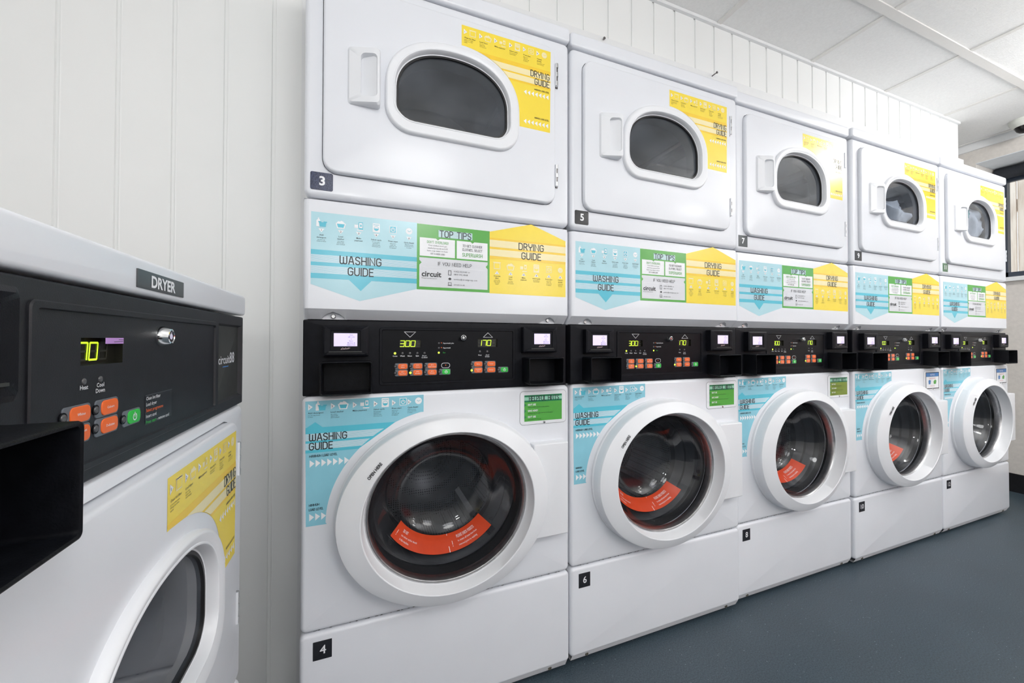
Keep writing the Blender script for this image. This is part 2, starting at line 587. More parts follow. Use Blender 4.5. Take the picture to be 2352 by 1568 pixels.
def ribbon(pts, t):
    """polyline -> left/right offset quads with mitred joints"""
    q = [pts[0]]
    for p in pts[1:]:
        if math.hypot(p[0] - q[-1][0], p[1] - q[-1][1]) > 1e-5:
            q.append(p)
    n = len(q)
    if n < 2:
        return [], []
    v = []
    for i in range(n):
        d0 = (q[i][0] - q[i - 1][0], q[i][1] - q[i - 1][1]) if i else None
        d1 = (q[i + 1][0] - q[i][0], q[i + 1][1] - q[i][1]) if i < n - 1 else None
        if d0 is None: d0 = d1
        if d1 is None: d1 = d0
        l0, l1 = math.hypot(*d0), math.hypot(*d1)
        a, b = (d0[0] / l0, d0[1] / l0), (d1[0] / l1, d1[1] / l1)
        nx, ny = -(a[1] + b[1]), a[0] + b[0]
        l = math.hypot(nx, ny)
        if l < 0.2:
            nx, ny, l = -b[1], b[0], 1
        nx, ny = nx / l, ny / l
        k = min(1 / max(0.35, nx * -b[1] + ny * b[0]), 2)
        e = t / 2 if i in (0, n - 1) else 0
        ex, ey = (-b[0] * e, -b[1] * e) if i == 0 else ((a[0] * e, a[1] * e) if i == n - 1 else (0, 0))
        v += [(q[i][0] + nx * k * t / 2 + ex, q[i][1] + ny * k * t / 2 + ey), (q[i][0] - nx * k * t / 2 + ex, q[i][1] - ny * k * t / 2 + ey)]
    f = [(2 * i, 2 * i + 1, 2 * i + 3, 2 * i + 2) for i in range(n - 1)]
    return v, f


class Sheet(MB):
    """flat print: polygons, strokes and lettering in (a, b) laid on a surface by mp(a, b, height)"""
    EPS = 0.00022

    def __init__(s, mp=None, y=0.0):
        super().__init__()
        s.mp = mp or (lambda a, b, h: (a, y - h, b))

    def raw(s, v, f, m, l):
        s.add([s.mp(p[0], p[1], l * s.EPS) for p in v], f, m)

    def poly(s, pts, m, l=1):
        s.raw(pts, [tuple(range(len(pts)))], m, l)

    def rect(s, x0, x1, z0, z1, m, l=1):
        s.poly([(x0, z0), (x1, z0), (x1, z1), (x0, z1)], m, l)

    def rrect(s, x0, x1, z0, z1, r, m, l=1):
        s.poly(rr(x0, x1, z0, z1, r, n=5), m, l)

    def disc(s, x, z, rx, m, l=1, rz=None, n=24):
        s.poly([(x + rx * math.cos(2 * PI * i / n), z + (rz or rx) * math.sin(2 * PI * i / n)) for i in range(n)], m, l)

    def line(s, pts, t, m, l=1):
        v, f = ribbon(pts, t)
        if f:
            s.raw(v, f, m, l)

    def text(s, st, x, z, h, m, l=3, al='C', bold=0.0, wide=1.0, res=2, rot=0.0):
        v, f, a, b = glyphs(st, bold, res)
        k = h / 0.72
        wd = (b - a) * k * wide
        ox = {'C': -wd / 2, 'L': 0, 'R': -wd}[al]
        c, sn = math.cos(rot), math.sin(rot)
        pts = []
        for p in v:
            X, Z = ox + (p[0] - a) * k * wide, p[1] * k
            pts.append((x + X * c - Z * sn, z + X * sn + Z * c))
        s.raw(pts, f, m, l)
        return wd

    def head(s, st, x, z, cap, m, l=3, al='C', t=0.128, gap=0.21, wide=1.0):
        """rounded thin capitals drawn with strokes"""
        pos, o = [], 0
        for ch in st:
            pos.append(o)
            o += SF[ch][0] + gap
        total = (o - gap) * cap * wide
        x0 = x + {'C': -total / 2, 'L': 0, 'R': -total}[al]
        for ch, p in zip(st, pos):
            for pl in SF[ch][1]:
                s.line([(x0 + (p + q[0]) * cap * wide, z + q[1] * cap) for q in pl], t * cap, m, l)
        return total

    def stripes(s, x0, x1, z0, z1, m, l=2, n=5):
        p = (z1 - z0) / n
        for i in range(n):
            s.rect(x0, x1, z0 + p * i + p * 0.12, z0 + p * (i + 1) - p * 0.12, m, l)

    # ---- pictograms, centred on (x, z), about size s
    def icon(s, kind, x, z, k, W, D, l=2):
        P = lambda pts: [(x + a * k, z + b * k) for a, b in pts]
        if kind == 'bottle':
            s.poly(P([(-0.55, -0.5), (-0.1, -0.5), (-0.1, 0.1), (-0.17, 0.32), (-0.25, 0.38), (-0.25, 0.55), (-0.38, 0.55), (-0.38, 0.38), (-0.55, 0.2)]), W, l)
            s.poly(P([(-0.2, -0.5), (0.45, -0.5), (0.52, 0.02), (-0.27, 0.02)]), D, l + 1)
            s.poly(P([(-0.33, 0.0), (-0.02, 0.0), (-0.02, 0.13), (-0.33, 0.13)]), D, l + 2)
            s.poly(P([(0.22, 0.0), (0.6, 0.0), (0.6, 0.13), (0.22, 0.13)]), D, l + 2)
        elif kind == 'basket':
            s.poly(P([(-0.4, -0.5), (0.4, -0.5), (0.58, 0.12), (-0.58, 0.12)]), W, l)
            s.poly(P([(-0.3, -0.4), (0.3, -0.4), (0.43, 0.04), (-0.43, 0.04)]), D, l + 1)
            s.poly(P([(-0.5, 0.12), (-0.3, 0.36), (-0.1, 0.32), (0.05, 0.45), (0.25, 0.36), (0.48, 0.12)]), W, l)
        elif kind == 'phone':
            s.rrect(x - 0.02 * k, x + 0.48 * k, z - 0.4 * k, z + 0.5 * k, 0.05 * k, D, l)
            s.rect(x + 0.05 * k, x + 0.41 * k, z - 0.22 * k, z + 0.4 * k, W, l + 1)
            s.rect(x + 0.15 * k, x + 0.31 * k, z - 0.06 * k, z + 0.22 * k, D, l + 2)
            s.rect(x - 0.5 * k, x - 0.08 * k, z - 0.25 * k, z + 0.15 * k, W, l)
            s.rect(x - 0.2 * k, x + 0.5 * k, z - 0.55 * k, z - 0.43 * k, W, l)
        elif kind == 'machine':
            s.rrect(x - 0.42 * k, x + 0.42 * k, z - 0.55 * k, z + 0.55 * k, 0.06 * k, W, l)
            s.rect(x - 0.34 * k, x + 0.34 * k, z + 0.34 * k, z + 0.4 * k, D, l + 1)
            s.disc(x, z - 0.08 * k, 0.29 * k, D, l + 1)
            s.poly([(x + 0.25 * k * math.cos(t * PI / 10), z - 0.08 * k + 0.25 * k * math.sin(t * PI / 10)) for t in range(11)], W, l + 2)
        elif kind == 'power':
            s.rect(x - 0.42 * k, x + 0.42 * k, z - 0.45 * k, z + 0.45 * k, W, l)
            s.rect(x - 0.35 * k, x + 0.35 * k, z - 0.38 * k, z + 0.38 * k, D, l + 1)
            s.line(P(arcp(0, -0.03, 0.22, 0.22, 125, 415, 14)), 0.08 * k, W, l + 2)
            s.line(P([(0, -0.02), (0, 0.25)]), 0.08 * k, W, l + 2)
        elif kind == 'clock':
            s.disc(x, z, 0.45 * k, W, l)
            s.line(P([(-0.2, 0.08), (0.0, -0.06), (0.28, 0.1)]), 0.05 * k, D, l + 1)
        elif kind == 'filter':
            s.rect(x - 0.45 * k, x + 0.45 * k, z - 0.45 * k, z + 0.42 * k, W, l)
            s.rect(x - 0.52 * k, x + 0.52 * k, z + 0.36 * k, z + 0.46 * k, W, l)
            s.rect(x - 0.36 * k, x + 0.36 * k, z - 0.36 * k, z + 0.30 * k, D, l + 1)

    def numtri(s, num, x, z, k, way, l=2):
        pts = {'D': [(-0.6, 0.4), (0, -0.4), (0.6, 0.4)], 'U': [(-0.6, -0.4), (0.6, -0.4), (0, 0.4)], 'R': [(-0.4, -0.65), (0.45, 0), (-0.4, 0.65)]}[way]
        s.poly([(x + a * k, z + b * k) for a, b in pts], 'print_white', l)
        dz = {'D': -0.13, 'U': -0.33, 'R': -0.22}[way]
        dx = -0.13 if way == 'R' else 0
        s.text(num, x + dx * k, z + dz * k, 0.42 * k, 'print_black', l + 1, bold=0.01)

    def chevrons(s, x0, x1, z, k, n, left, m='print_white', l=2):
        for i in range(n):
            x = x0 + (x1 - x0) * i / (n - 1)
            d = -1 if left else 1
            s.poly([(x - d * 0.27 * k, z - 0.5 * k), (x + d * 0.32 * k, z), (x - d * 0.27 * k, z + 0.5 * k)], m, l)

    def note(s, lines, x, z, al='C', h1=0.0036, p1=0.0056, h2=0.0021, p2=0.0036, nh=1, m='print_black'):
        for i, t in enumerate(lines):
            if i < nh:
                s.text(t, x, z, h1, m, 3, al, bold=0.006, res=1)
                z -= p1
                if i == nh - 1:
                    z += (p1 - p2) * 0.55
            else:
                s.text(t, x, z, h2, m, 3, al, bold=0.004, res=1)
                z -= p2


WASH = [('bottle', '1', ['Add', 'detergent', 'into the soap', 'drawer or drum'], 2),
        ('basket', '2', ['Load', 'washer', 'up to three', 'quarters full -', "don't overload!"], 2),
        ('phone', '3', ['Make', 'payment'], 2),
        ('machine', '4', ['Select cycle', 'for your wash -', 'superwash or', 'supercycle gets', 'more muck out!'], 1),
        ('power', '5', ['Press start', "when you're", 'ready - the', 'cycle time will', 'be displayed'], 1),
        ('clock', '6', ['Cycle finish!', 'Wait 30 seconds', 'for the door lock', 'to release'], 1)]
WASH2 = [['Add detergent', 'into the soap drawer', 'or drum'], ['Load washer', 'up to three', 'quarters full -', "don't overload!"], ['Make payment'],
         ['Select cycle', 'for your wash -', 'superwash or', 'supercycle gets', 'more muck out!'], ['Press start', "when you're", 'ready - the', 'cycle time will', 'be displayed'], ['Cycle finish!', 'Wait 30 seconds', 'for the door lock', 'to release']]
DRY = [('filter', '1', ['Clean lint', 'filter', 'in front of the', "drum - it'll help", 'dry clothes', 'quicker'], 2),
       ('basket', '2', ['Load', 'dryer', 'up to three', 'quarters full -', "don't overload!"], 2),
       ('phone', '3', ['Make', 'payment'], 2),
       ('machine', '4', ['Select cycle', 'and remember to', 'check the label'], 1),
       ('power', '5', ['Press start', "when you're", 'ready - the', 'cycle time will', 'be displayed'], 1),
       ('clock', '6', ['Unload', 'quickly', 'or nobody else', 'will remove', 'your load'], 2)]
DRY2 = [['Clean lint filter', 'in front of the drum -', "it'll help dry clothes", 'quicker'], ['Load dryer', 'up to three', 'quarters full -', "don't overload!"], ['Make payment'],
        ['Select cycle', 'and remember to', 'check the label'], ['Press start', "when you're", 'ready - the', 'cycle time will', 'be displayed'], ['Unload', 'quickly', 'or nobody else will', 'remove your load']]


# ------------------------------------------------------------------ stickers
def guide_sticker(parent):
    """long wash / tips / dry guide on the service panel"""
    s = Sheet(y=0.0)
    zt, zb = 1.2245, 1.0612
    s.poly([(0.018, zb), (0.1205, 1.0265), (0.2505, zb), (0.2505, zt), (0.018, zt)], 'print_pale_blue', 1)
    s.rect(0.018, 0.2505, 1.1045, 1.1395, 'print_cyan', 2)
    s.rect(0.018, 0.2505, 1.0748, 1.1045, 'print_cyan', 2)
    s.stripes(0.018, 0.2505, 1.1115, 1.1285, 'print_stripe_blue', 3, 7)
    s.stripes(0.018, 0.2505, 1.0862, 1.1035, 'print_stripe_blue', 3, 7)
    s.poly([(0.097, 1.0748), (0.1225, 1.050), (0.146, 1.0748)], 'print_cyan', 2)
    s.head('WASHING', 0.1225, 1.1112, 0.0174, 'print_black', 5, wide=1.13)
    s.head('GUIDE', 0.1225, 1.0856, 0.0174, 'print_black', 5, wide=1.13)
    for (ic, n, tx, nh), x in zip(WASH, (0.039, 0.079, 0.1175, 0.156, 0.194, 0.2315)):
        s.icon(ic, x, 1.2015, 0.019 if ic != 'clock' else 0.0175, 'print_white', 'print_cyan', 2)
        s.numtri(n, x, 1.1835, 0.0105, 'D', 2)
        s.note(tx, x, 1.1715, nh=nh)
    # tips
    s.rect(0.2505, 0.4382, zb - 0.0003, zt - 0.0012, 'print_green', 1)
    s.rect(0.3035, 0.391, 1.1945, 1.2125, 'print_mint', 2)
    s.stripes(0.3035, 0.391, 1.1945, 1.2125, 'print_stripe_blue', 3, 8)
    s.head('TOP TIPS', 0.347, 1.1955, 0.0155, 'print_black', 5, wide=1.13)
    s.rect(0.2572, 0.3455, 1.1445, 1.190, 'print_white', 2)
    s.rect(0.3500, 0.4325, 1.1445, 1.190, 'print_white', 2)
    s.poly([(0.2965, 1.1905), (0.302, 1.186), (0.3075, 1.1905)], 'print_green', 3)
    s.poly([(0.386, 1.1905), (0.3915, 1.186), (0.397, 1.1905)], 'print_green', 3)
    s.head("DON'T OVERLOAD!", 0.3015, 1.1775, 0.0058, 'print_green', 4, t=0.13)
    for i, t in enumerate(["Your clothes won't get", "washed properly and it'll", 'leave soap stains on them.']):
        s.text(t, 0.3015, 1.1705 - i * 0.0067, 0.0036, 'print_black', 4, res=1)
    s.head('NOT A GOOD LOOK!', 0.3015, 1.1495, 0.0036, 'print_black', 4)
    s.head('TO GET CLEANER', 0.3915, 1.1755, 0.0058, 'print_black', 4)
    s.head('CLOTHES, SELECT', 0.3915, 1.1655, 0.0058, 'print_black', 4)
    s.head('SUPERWASH', 0.3915, 1.151, 0.0085, 'print_green', 4)
    s.poly([(0.2565, 1.068), (0.4328, 1.068), (0.4328, 1.122), (0.4275, 1.128), (0.4328, 1.134), (0.4328, 1.1405), (0.2565, 1.1405), (0.2565, 1.134), (0.262, 1.128), (0.2565, 1.122)], 'print_grey', 2)
    s.head('IF YOU NEED HELP', 0.346, 1.1235, 0.0080, 'print_black', 4, wide=1.15)
    s.rect(0.264, 0.426, 1.1175, 1.118, 'print_white', 3)
    s.text('circuit', 0.262, 1.094, 0.0135, 'print_black', 4, 'L', bold=0.026, wide=1.02)
    s.text('Managed Laundry Systems', 0.262, 1.0885, 0.0026, 'print_line', 4, 'L', res=1)
    s.line([(0.329, 1.1005), (0.329, 1.112), (0.3355, 1.112), (0.3355, 1.1005), (0.329, 1.1005)], 0.0012, 'print_black', 4)
    s.text('01422 820040 or', 0.3425, 1.1085, 0.0044, 'print_black', 4, 'L', res=1)
    s.text('0800 092 4068', 0.3425, 1.1008, 0.0044, 'print_black', 4, 'L', res=1)
    s.poly([(0.328, 1.091), (0.3325, 1.0945), (0.337, 1.091), (0.3325, 1.0875)], 'print_black', 4)
    s.text('service@circuitgroup.com', 0.3425, 1.0888, 0.0042, 'print_black', 4, 'L', res=1)
    s.line([(0.3285, 1.0755), (0.3365, 1.0755), (0.3365, 1.0815), (0.3285, 1.0815), (0.3285, 1.0755)], 0.0009, 'print_black', 4)
    s.rect(0.327, 0.338, 1.0735, 1.0745, 'print_black', 4)
    s.text('circuit.co.uk', 0.3425, 1.0752, 0.0042, 'print_black', 4, 'L', res=1)
    # drying
    s.poly([(0.4382, zb - 0.0015), (0.6655, zb - 0.0025), (0.6655, 1.2185), (0.558, 1.2548), (0.4382, 1.2225)], 'print_yellow', 1)
    s.rect(0.4382, 0.6655, 1.152, 1.207, 'print_amber', 2)
    s.rect(0.4382, 0.6655, 1.183, 1.2015, 'print_cream', 3)
    s.rect(0.4382, 0.6655, 1.159, 1.177, 'print_cream', 3)
    s.head('DRYING', 0.5585, 1.1825, 0.0172, 'print_black', 5, wide=1.2)
    s.head('GUIDE', 0.5585, 1.1575, 0.0172, 'print_black', 5, wide=1.2)
    for (ic, n, tx, nh), x in zip(DRY, (0.459, 0.4975, 0.536, 0.574, 0.6125, 0.6485)):
        s.icon(ic, x, 1.134, 0.0205 if ic != 'clock' else 0.017, 'print_cream', 'print_yellow', 2)
        s.numtri(n, x, 1.1155, 0.0105, 'U', 2)
        s.note(tx, x, 1.1045, nh=nh)
    return s.build('guide_sticker', parent, smooth=False, recalc=False)


def drying_sticker(parent, dz, y, grow_by):
    s = Sheet(y=y)
    Z = lambda z: z + dz
    fn_c = ((ARCH_O[0] + ARCH_O[1]) / 2, ARCH_O[3])
    a, b = (ARCH_O[1] - ARCH_O[0]) / 2 + grow_by[0], ARCH_O[4] - ARCH_O[3] + grow_by[1]
    arc = []
    e = 2.25
    t0 = None
    for i in range(33):
        t = PI / 2 - (PI / 2 + 0.0) * i / 32
        c, s_ = math.cos(t), math.sin(t)
        x, z = fn_c[0] + a * abs(c) ** (2 / e), fn_c[1] + b * abs(s_) ** (2 / e)
        if x >= 0.358:
            arc.append((x, Z(z)))
    arc = [(0.358, arc[0][1])] + arc + [(0.518 if grow_by[0] < 0.01 else 0.536, Z(1.5125))]
    out = arc + [(0.6095, Z(1.512)), (0.6112, Z(1.7395)), (0.358, Z(1.7405))]
    s.poly(out, 'print_yellow', 1)
    def xl(z):
        zz = (z - fn_c[1]) / b
        if zz <= 0:
            return fn_c[0] + a + 0.001
        if zz >= 1:
            return 0.358
        return max(0.358, fn_c[0] + a * (1 - zz ** e) ** (1 / e) + 0.001)
    def band(z0, z1, m, l):
        zz = [z0 + (z1 - z0) * i / 14 for i in range(15)]
        s.poly([(0.6108, Z(z0)), (0.6108, Z(z1))] + [(xl(z), Z(z)) for z in zz[::-1]], m, l)
    band(1.631, 1.683, 'print_amber', 2)
    band(1.6555, 1.6715, 'print_cream', 3)
    band(1.6365, 1.6515, 'print_cream', 3)
    s.head('DRYING', 0.6065, Z(1.6575), 0.0162, 'print_black', 5, 'R', t=0.115, wide=0.97)
    s.head('GUIDE', 0.6062, Z(1.6365), 0.0162, 'print_black', 5, 'R', t=0.115, wide=0.97)
    s.head('MAXIMUM LOAD LEVEL', 0.606, Z(1.621), 0.0038, 'print_black', 4, 'R', t=0.16)
    s.chevrons(0.5345, 0.601, Z(1.6095), 0.0135, 7, True)
    s.head('MINIMUM LOAD LEVEL', 0.605, Z(1.543), 0.0038, 'print_black', 4, 'R', t=0.16)
    s.chevrons(0.534, 0.6, Z(1.5295), 0.0135, 7, True)
    for (ic, n, _, _), tx, x in zip(DRY, DRY2, (0.3675, 0.4085, 0.4495, 0.4915, 0.5315, 0.572)):
        s.numtri(n, x, Z(1.7245), 0.0105, 'R', 2)
        s.icon(ic, x + 0.0195, Z(1.7245), 0.018, 'print_cream', 'print_yellow', 2)
        s.note(tx, x - 0.003, Z(1.708), 'L', nh=2 if n == '6' else 1)
    return s.build('drying_guide_sticker', parent, smooth=False, recalc=False)


def washing_sticker(parent):
    s = Sheet(y=0.0)
    cx, cz, a, b = 0.335, 0.524, 0.283, 0.2435
    arc = []
    for i in range(40):
        t = math.radians(180 + 2 - i * 2.2)
        x, z = cx + a * math.cos(t), cz + b * math.sin(t)
        if 0.5215 <= z and x <= 0.2685:
            arc.append((x, z))
    out = [(0.0125, 0.521), (0.0545, 0.521)] + arc + [(0.2685, arc[-1][1]), (0.2685, 0.8015), (0.0095, 0.7985)]
    s.poly(out, 'print_sky_blue', 1)
    def xr(z):
        zz = (z - cz) / b
        return min(0.268, cx - a * math.sqrt(max(0, 1 - zz * zz)) - 0.001)
    def band(z0, z1, m, l, n=1):
        for i in range(n):
            u0, u1 = z0 + (z1 - z0) * i / n, z0 + (z1 - z0) * (i + (0.76 if n > 1 else 1)) / n
            s.poly([(0.0105, u0), (xr(u0), u0), (xr(u1), u1), (0.0105, u1)], m, l)
    band(0.6835, 0.7395, 'print_cyan', 2)
    band(0.7105, 0.7265, 'print_stripe_blue', 3, 7)
    band(0.6905, 0.7055, 'print_stripe_blue', 3, 7)
    s.poly([(0.011, 0.739), (0.045, 0.739), (0.0295, 0.7515)], 'print_cyan', 2)
    s.head('WASHING', 0.0185, 0.7105, 0.0150, 'print_black', 5, 'L', wide=1.12, t=0.14)
    s.head('GUIDE', 0.0185, 0.6905, 0.0150, 'print_black', 5, 'L', wide=1.12, t=0.14)
    s.head('MAXIMUM LOAD LEVEL', 0.0185, 0.674, 0.0048, 'print_black', 4, 'L', t=0.16)
    s.chevrons(0.0235, 0.0945, 0.6595, 0.0165, 7, False)
    s.head('MINIMUM', 0.0185, 0.5655, 0.0046, 'print_black', 4, 'L', t=0.16)
    s.head('LOAD LEVEL', 0.0185, 0.5555, 0.0046, 'print_black', 4, 'L', t=0.16)
    s.chevrons(0.0235, 0.0475, 0.5405, 0.0165, 3, False)
    for (ic, n, _, _), tx, x in zip(WASH, WASH2, (0.0195, 0.0655, 0.1115, 0.157, 0.198, 0.2345)):
        s.numtri(n, x, 0.7855, 0.0108, 'R', 2)
        s.icon(ic, x + 0.0215, 0.787, 0.0195 if ic != 'clock' else 0.018, 'print_white', 'print_cyan', 2)
        s.note(tx, x - 0.0045, 0.7705, 'L', h1=0.0038)
    return s.build('washing_guide_sticker', parent, smooth=False, recalc=False)


def hint_sticker(parent, kind, y):
    s = Sheet(y=y)
    x0, x1, z0, z1 = 0.538, 0.653, 0.7145, 0.786
    if kind in ('green', 'olive'):
        body = 'print_green' if kind == 'green' else 'print_olive'
        s.rect(x0, x1, z0, z1, body, 1)
        s.rect(x0, x1, 0.767, z1, 'print_deep_green', 2)
        s.rect(x0, x1, 0.7715, 0.781, 'print_mint', 3)
        s.head('HELPFUL HINTS', 0.5975, 0.7705, 0.0118, 'print_black', 5, t=0.14, gap=0.2)
        for i, (h, t) in enumerate([("DON'T USE", 'colour catcher sheets in this machine'), ('SAVE MONEY', 'by using only the right amount of detergent'), ("DON'T USE", 'more than 1/4 of a cup')]):
            z = 0.7575 - i * 0.0165
            s.poly([(x0, z - 0.003), (x0 + 0.005, z + 0.002), (x0, z + 0.007)], 'print_deep_green', 3)
            s.head(h, 0.5485, z, 0.0044, 'print_white', 4, 'L', t=0.17)
            s.text(t, 0.5485, z - 0.006, 0.0031, 'print_black', 4, 'L', res=1)
    else:
        s.rect(x0, x1, z0 - 0.004, z1 + 0.003, 'print_black', 1)
        s.rect(x0 + 0.004, x1 - 0.004, z0, z1 - 0.018, 'print_white', 2)
        s.rect(x0 + 0.004, x1 - 0.004, z1 - 0.017, z1, 'print_blue', 2)
        s.text('NOTICE', 0.5955, z1 - 0.0125, 0.0075, 'print_white', 3, bold=0.01)
        s.text('Check your pockets', 0.5955, 0.7575, 0.005, 'print_red', 3, res=1, bold=0.01)
        s.poly([(0.562, 0.733), (0.578, 0.733), (0.581, 0.75), (0.57, 0.7535), (0.56, 0.749)], 'print_blue', 3)
        s.poly([(0.606, 0.733), (0.625, 0.733), (0.629, 0.748), (0.618, 0.7545), (0.604, 0.745)], 'print_green', 3)
        s.text('before you wash', 0.5955, 0.7225, 0.004, 'print_red', 3, res=1, bold=0.01)
    return s.build('hint_sticker', parent, smooth=False, recalc=False)


def number_plate(parent, x0, x1, z0, z1, n, m, y=0.0, bold=0.03, cut=0.0):
    b = MB()
    b.slab(x0, x1, z0, z1, y - 0.0008, y + 0.0004, 0.0025 if not cut else cut, 0.0003, m)
    s = Sheet(y=y - 0.0008)
    h = (z1 - z0) * (0.46 if bold < 0.02 else 0.50)
    s.text(n, (x0 + x1) / 2 + 0.001, (z0 + z1) / 2 - h * 0.42, h, 'print_white', 1, bold=bold, res=4)
    b.add(s.v, s.f, 'print_white')
    return b.build('number_plate', parent, recalc=False)


# ------------------------------------------------------------------ machine parts (x right, y into the machine, z up)
ARCH_O = (0.173, 0.514, 1.432, 1.54, 1.676, 0.062)
ARCH_I = (0.1955, 0.489, 1.4635, 1.54, 1.6555, 0.045)
DC = (0.343, 1.548)


def arch_loop0(p, y, dz, n=100, dx=0.0):
    fn = polar_fn(arch(*p), DC)
    return [(DC[0] + dx + fn(2 * PI * i / n) * math.cos(2 * PI * i / n), y, DC[1] + dz + fn(2 * PI * i / n) * math.sin(2 * PI * i / n)) for i in range(n)]


def grow(p, d):
    return (p[0] - d, p[1] + d, p[2] - d, p[3], p[4] + d, p[5] + d)


def dryer_door(root, dz, dx=0.0, arcp_=(0.0035, 0.012), dust='door_glass'):
    arch_loop = lambda p, y, d, n=100: arch_loop0(p, y, d, n, dx)
    zw = dz
    dz = 0.0
    yf = -0.013
    b = MB()
    fn = polar_fn(arch(*grow(ARCH_I, 0.012)), DC)
    b.slab(0.041, 0.6275, 1.3155 + dz, 1.7575 + dz, yf, 0.012, 0.030, 0.006, 'enamel', hole=((DC[0] + dx, DC[1] + zw), fn), hole_y=0.02)
    door = b.build('dryer_door', root)
    # window surround
    b = MB()
    O, I = ARCH_O, ARCH_I
    lo = [arch_loop(O, yf + 0.001, zw), arch_loop(grow(O, -0.0005), yf - 0.0055, zw), arch_loop(grow(O, -0.002), yf - 0.0085, zw), arch_loop(grow(O, -0.0045), yf - 0.0105, zw), arch_loop(grow(O, -0.007), yf - 0.011, zw),
          arch_loop(grow(I, 0.0045), yf - 0.0075, zw), arch_loop(grow(I, 0.0035), yf - 0.0085, zw), arch_loop(grow(I, 0.0015), yf - 0.0085, zw), arch_loop(I, yf - 0.007, zw), arch_loop(grow(I, -0.0015), yf + 0.006, zw), arch_loop(grow(I, -0.006), yf + 0.007, zw)]
    b.loft(lo, 'white_plastic')
    b.build('window_surround', door, angle=42)
    b = MB()
    b.loft([arch_loop(grow(I, -0.004), yf + 0.006, zw), arch_loop(grow(I, -0.009), yf + 0.0055, zw), arch_loop(grow(I, -0.009), yf + 0.05, zw), arch_loop(grow(I, 0.01), yf + 0.055, zw)], 'rubber')
    b.build('window_seal', door)
    b = MB()
    g = arch_loop(grow(I, -0.0085), yf + 0.010, zw)
    b.add(g, [tuple(range(len(g)))], dust)
    b.build('window_glass', door, smooth=False)
    # recessed pull
    b = MB()
    x0, x1, z0, z1 = 0.0915, 0.1625, 1.477 + dz, 1.6095 + dz
    o0 = rr(x0, x1, z0, z1, 0.008, n=4, m=6)
    o1 = rr(x0 + 0.0035, x1 - 0.003, z0 + 0.0035, z1 - 0.0035, 0.008, n=4, m=6)
    h0 = rr(0.1195, 0.1555, 1.4935 + dz, 1.5935 + dz, 0.010, n=4, m=6)
    h1 = rr(0.1210, 0.154, 1.4955 + dz, 1.5915 + dz, 0.009, n=4, m=6)
    bow = lambda x: -0.0195 + 0.019 * max(0.0, min(1.0, (x - 0.0915) / 0.06))
    dep = lambda x: yf - 0.001 - 0.019 * ((x - 0.121) / 0.033) ** 1.4 if x > 0.121 else yf - 0.001
    b.loft([[(p[0], yf, p[1]) for p in o0], [(p[0], yf - 0.019 - bow(p[0]), p[1]) for p in o0], [(p[0], yf - 0.024 - bow(p[0]), p[1]) for p in o1],
            [(p[0], yf - 0.024 - bow(p[0]), p[1]) for p in h0], [(p[0], dep(p[0]), p[1]) for p in h1]], 'white_plastic', cap1=False)
    n = 10
    gv, gf = [], []
    for i in range(n + 1):
        x = 0.1208 + (0.1542 - 0.1208) * i / n
        gv += [(x, dep(x), 1.495 + dz), (x, dep(x), 1.592 + dz)]
    for i in range(n):
        gf.append((2 * i, 2 * i + 2, 2 * i + 3, 2 * i + 1))
    b.add(gv, gf, 'white_plastic')
    b.build('door_handle', door, recalc=True)
    drying_sticker(door, dz, yf, arcp_)
    for z0, z1 in ((1.650, 1.713), (1.367, 1.427)):
        b = MB()
        b.box(0.6265, 0.6285, yf - 0.002, -0.001, z0 + dz, z1 + dz, 'white_plastic')
        for k in range(5):
            a0 = z0 + dz + (z1 - z0) * k / 5
            b.cyl((0.6305, 0), 0.0036, 0, 0, 'hinge_dark', n=4) if False else None
            n = 10
            rad = 0.0046 if k % 2 == 0 else 0.0038
            b.loft([[(0.6310 + rad * math.cos(2 * PI * i / n), yf + 0.002 + rad * math.sin(2 * PI * i / n), t) for i in range(n)] for t in (a0 + 0.0003, a0 + (z1 - z0) / 5 - 0.0003)], 'hinge_dark' if k % 2 else 'steel', cap0=True, cap1=True)
        b.box(0.6335, 0.6395, -0.0025, 0.0005, z0 + dz, z1 + dz, 'hinge_dark')
        for k in (0.12, 0.5, 0.88):
            b.cyl((0.6365, z0 + dz + (z1 - z0) * k), 0.0012, -0.0032, -0.002, 'chrome', n=8)
        b.build('hinge', door)
    return door


def dryer_drum(root, dz):
    b = MB()
    c = (0.345, 1.558 + dz)
    f = lambda r, y, q=1.0: ell(c[0], c[1], r * 1.08, r, y, 64)
    b.loft([f(0.085, 0.03) if False else f(0.19, 0.04), f(0.205, 0.06), f(0.205, 0.40), f(0.20, 0.42), f(0.12, 0.43), f(0.115, 0.425), f(0.06, 0.42)], 'drum_grey', cap1=True)
    for k in range(3):
        a = math.radians(25 + 120 * k)
        d, t = (math.cos(a), math.sin(a)), (-math.sin(a), math.cos(a))
        pts = []
        for y in (0.07, 0.39):
            pts.append([(c[0] + d[0] * r * 1.08 + t[0] * w, y, c[1] + d[1] * r + t[1] * w) for r, w in ((0.204, 0.03), (0.155, 0.006), (0.155, -0.006), (0.204, -0.03))])
        b.loft(pts, 'drum_grey', cap0=True, cap1=True)
    return b.build('dryer_drum', root)


def shell(root, x0, x1, y0, y1, z0, z1, name='cabinet'):
    """open-fronted sheet steel box with a little thickness"""
    b = MB()
    t = 0.003
    q = lambda e, y: [(p[0], y, p[1]) for p in rr(x0 + e, x1 - e, z0 + e, z1 - e, 0.004, n=2)]
    b.loft([q(t, y1 - t), q(t, y0), q(0, y0), q(0, y1)], 'cabinet_side', cap0=True, cap1=True)
    return b.build(name, root)


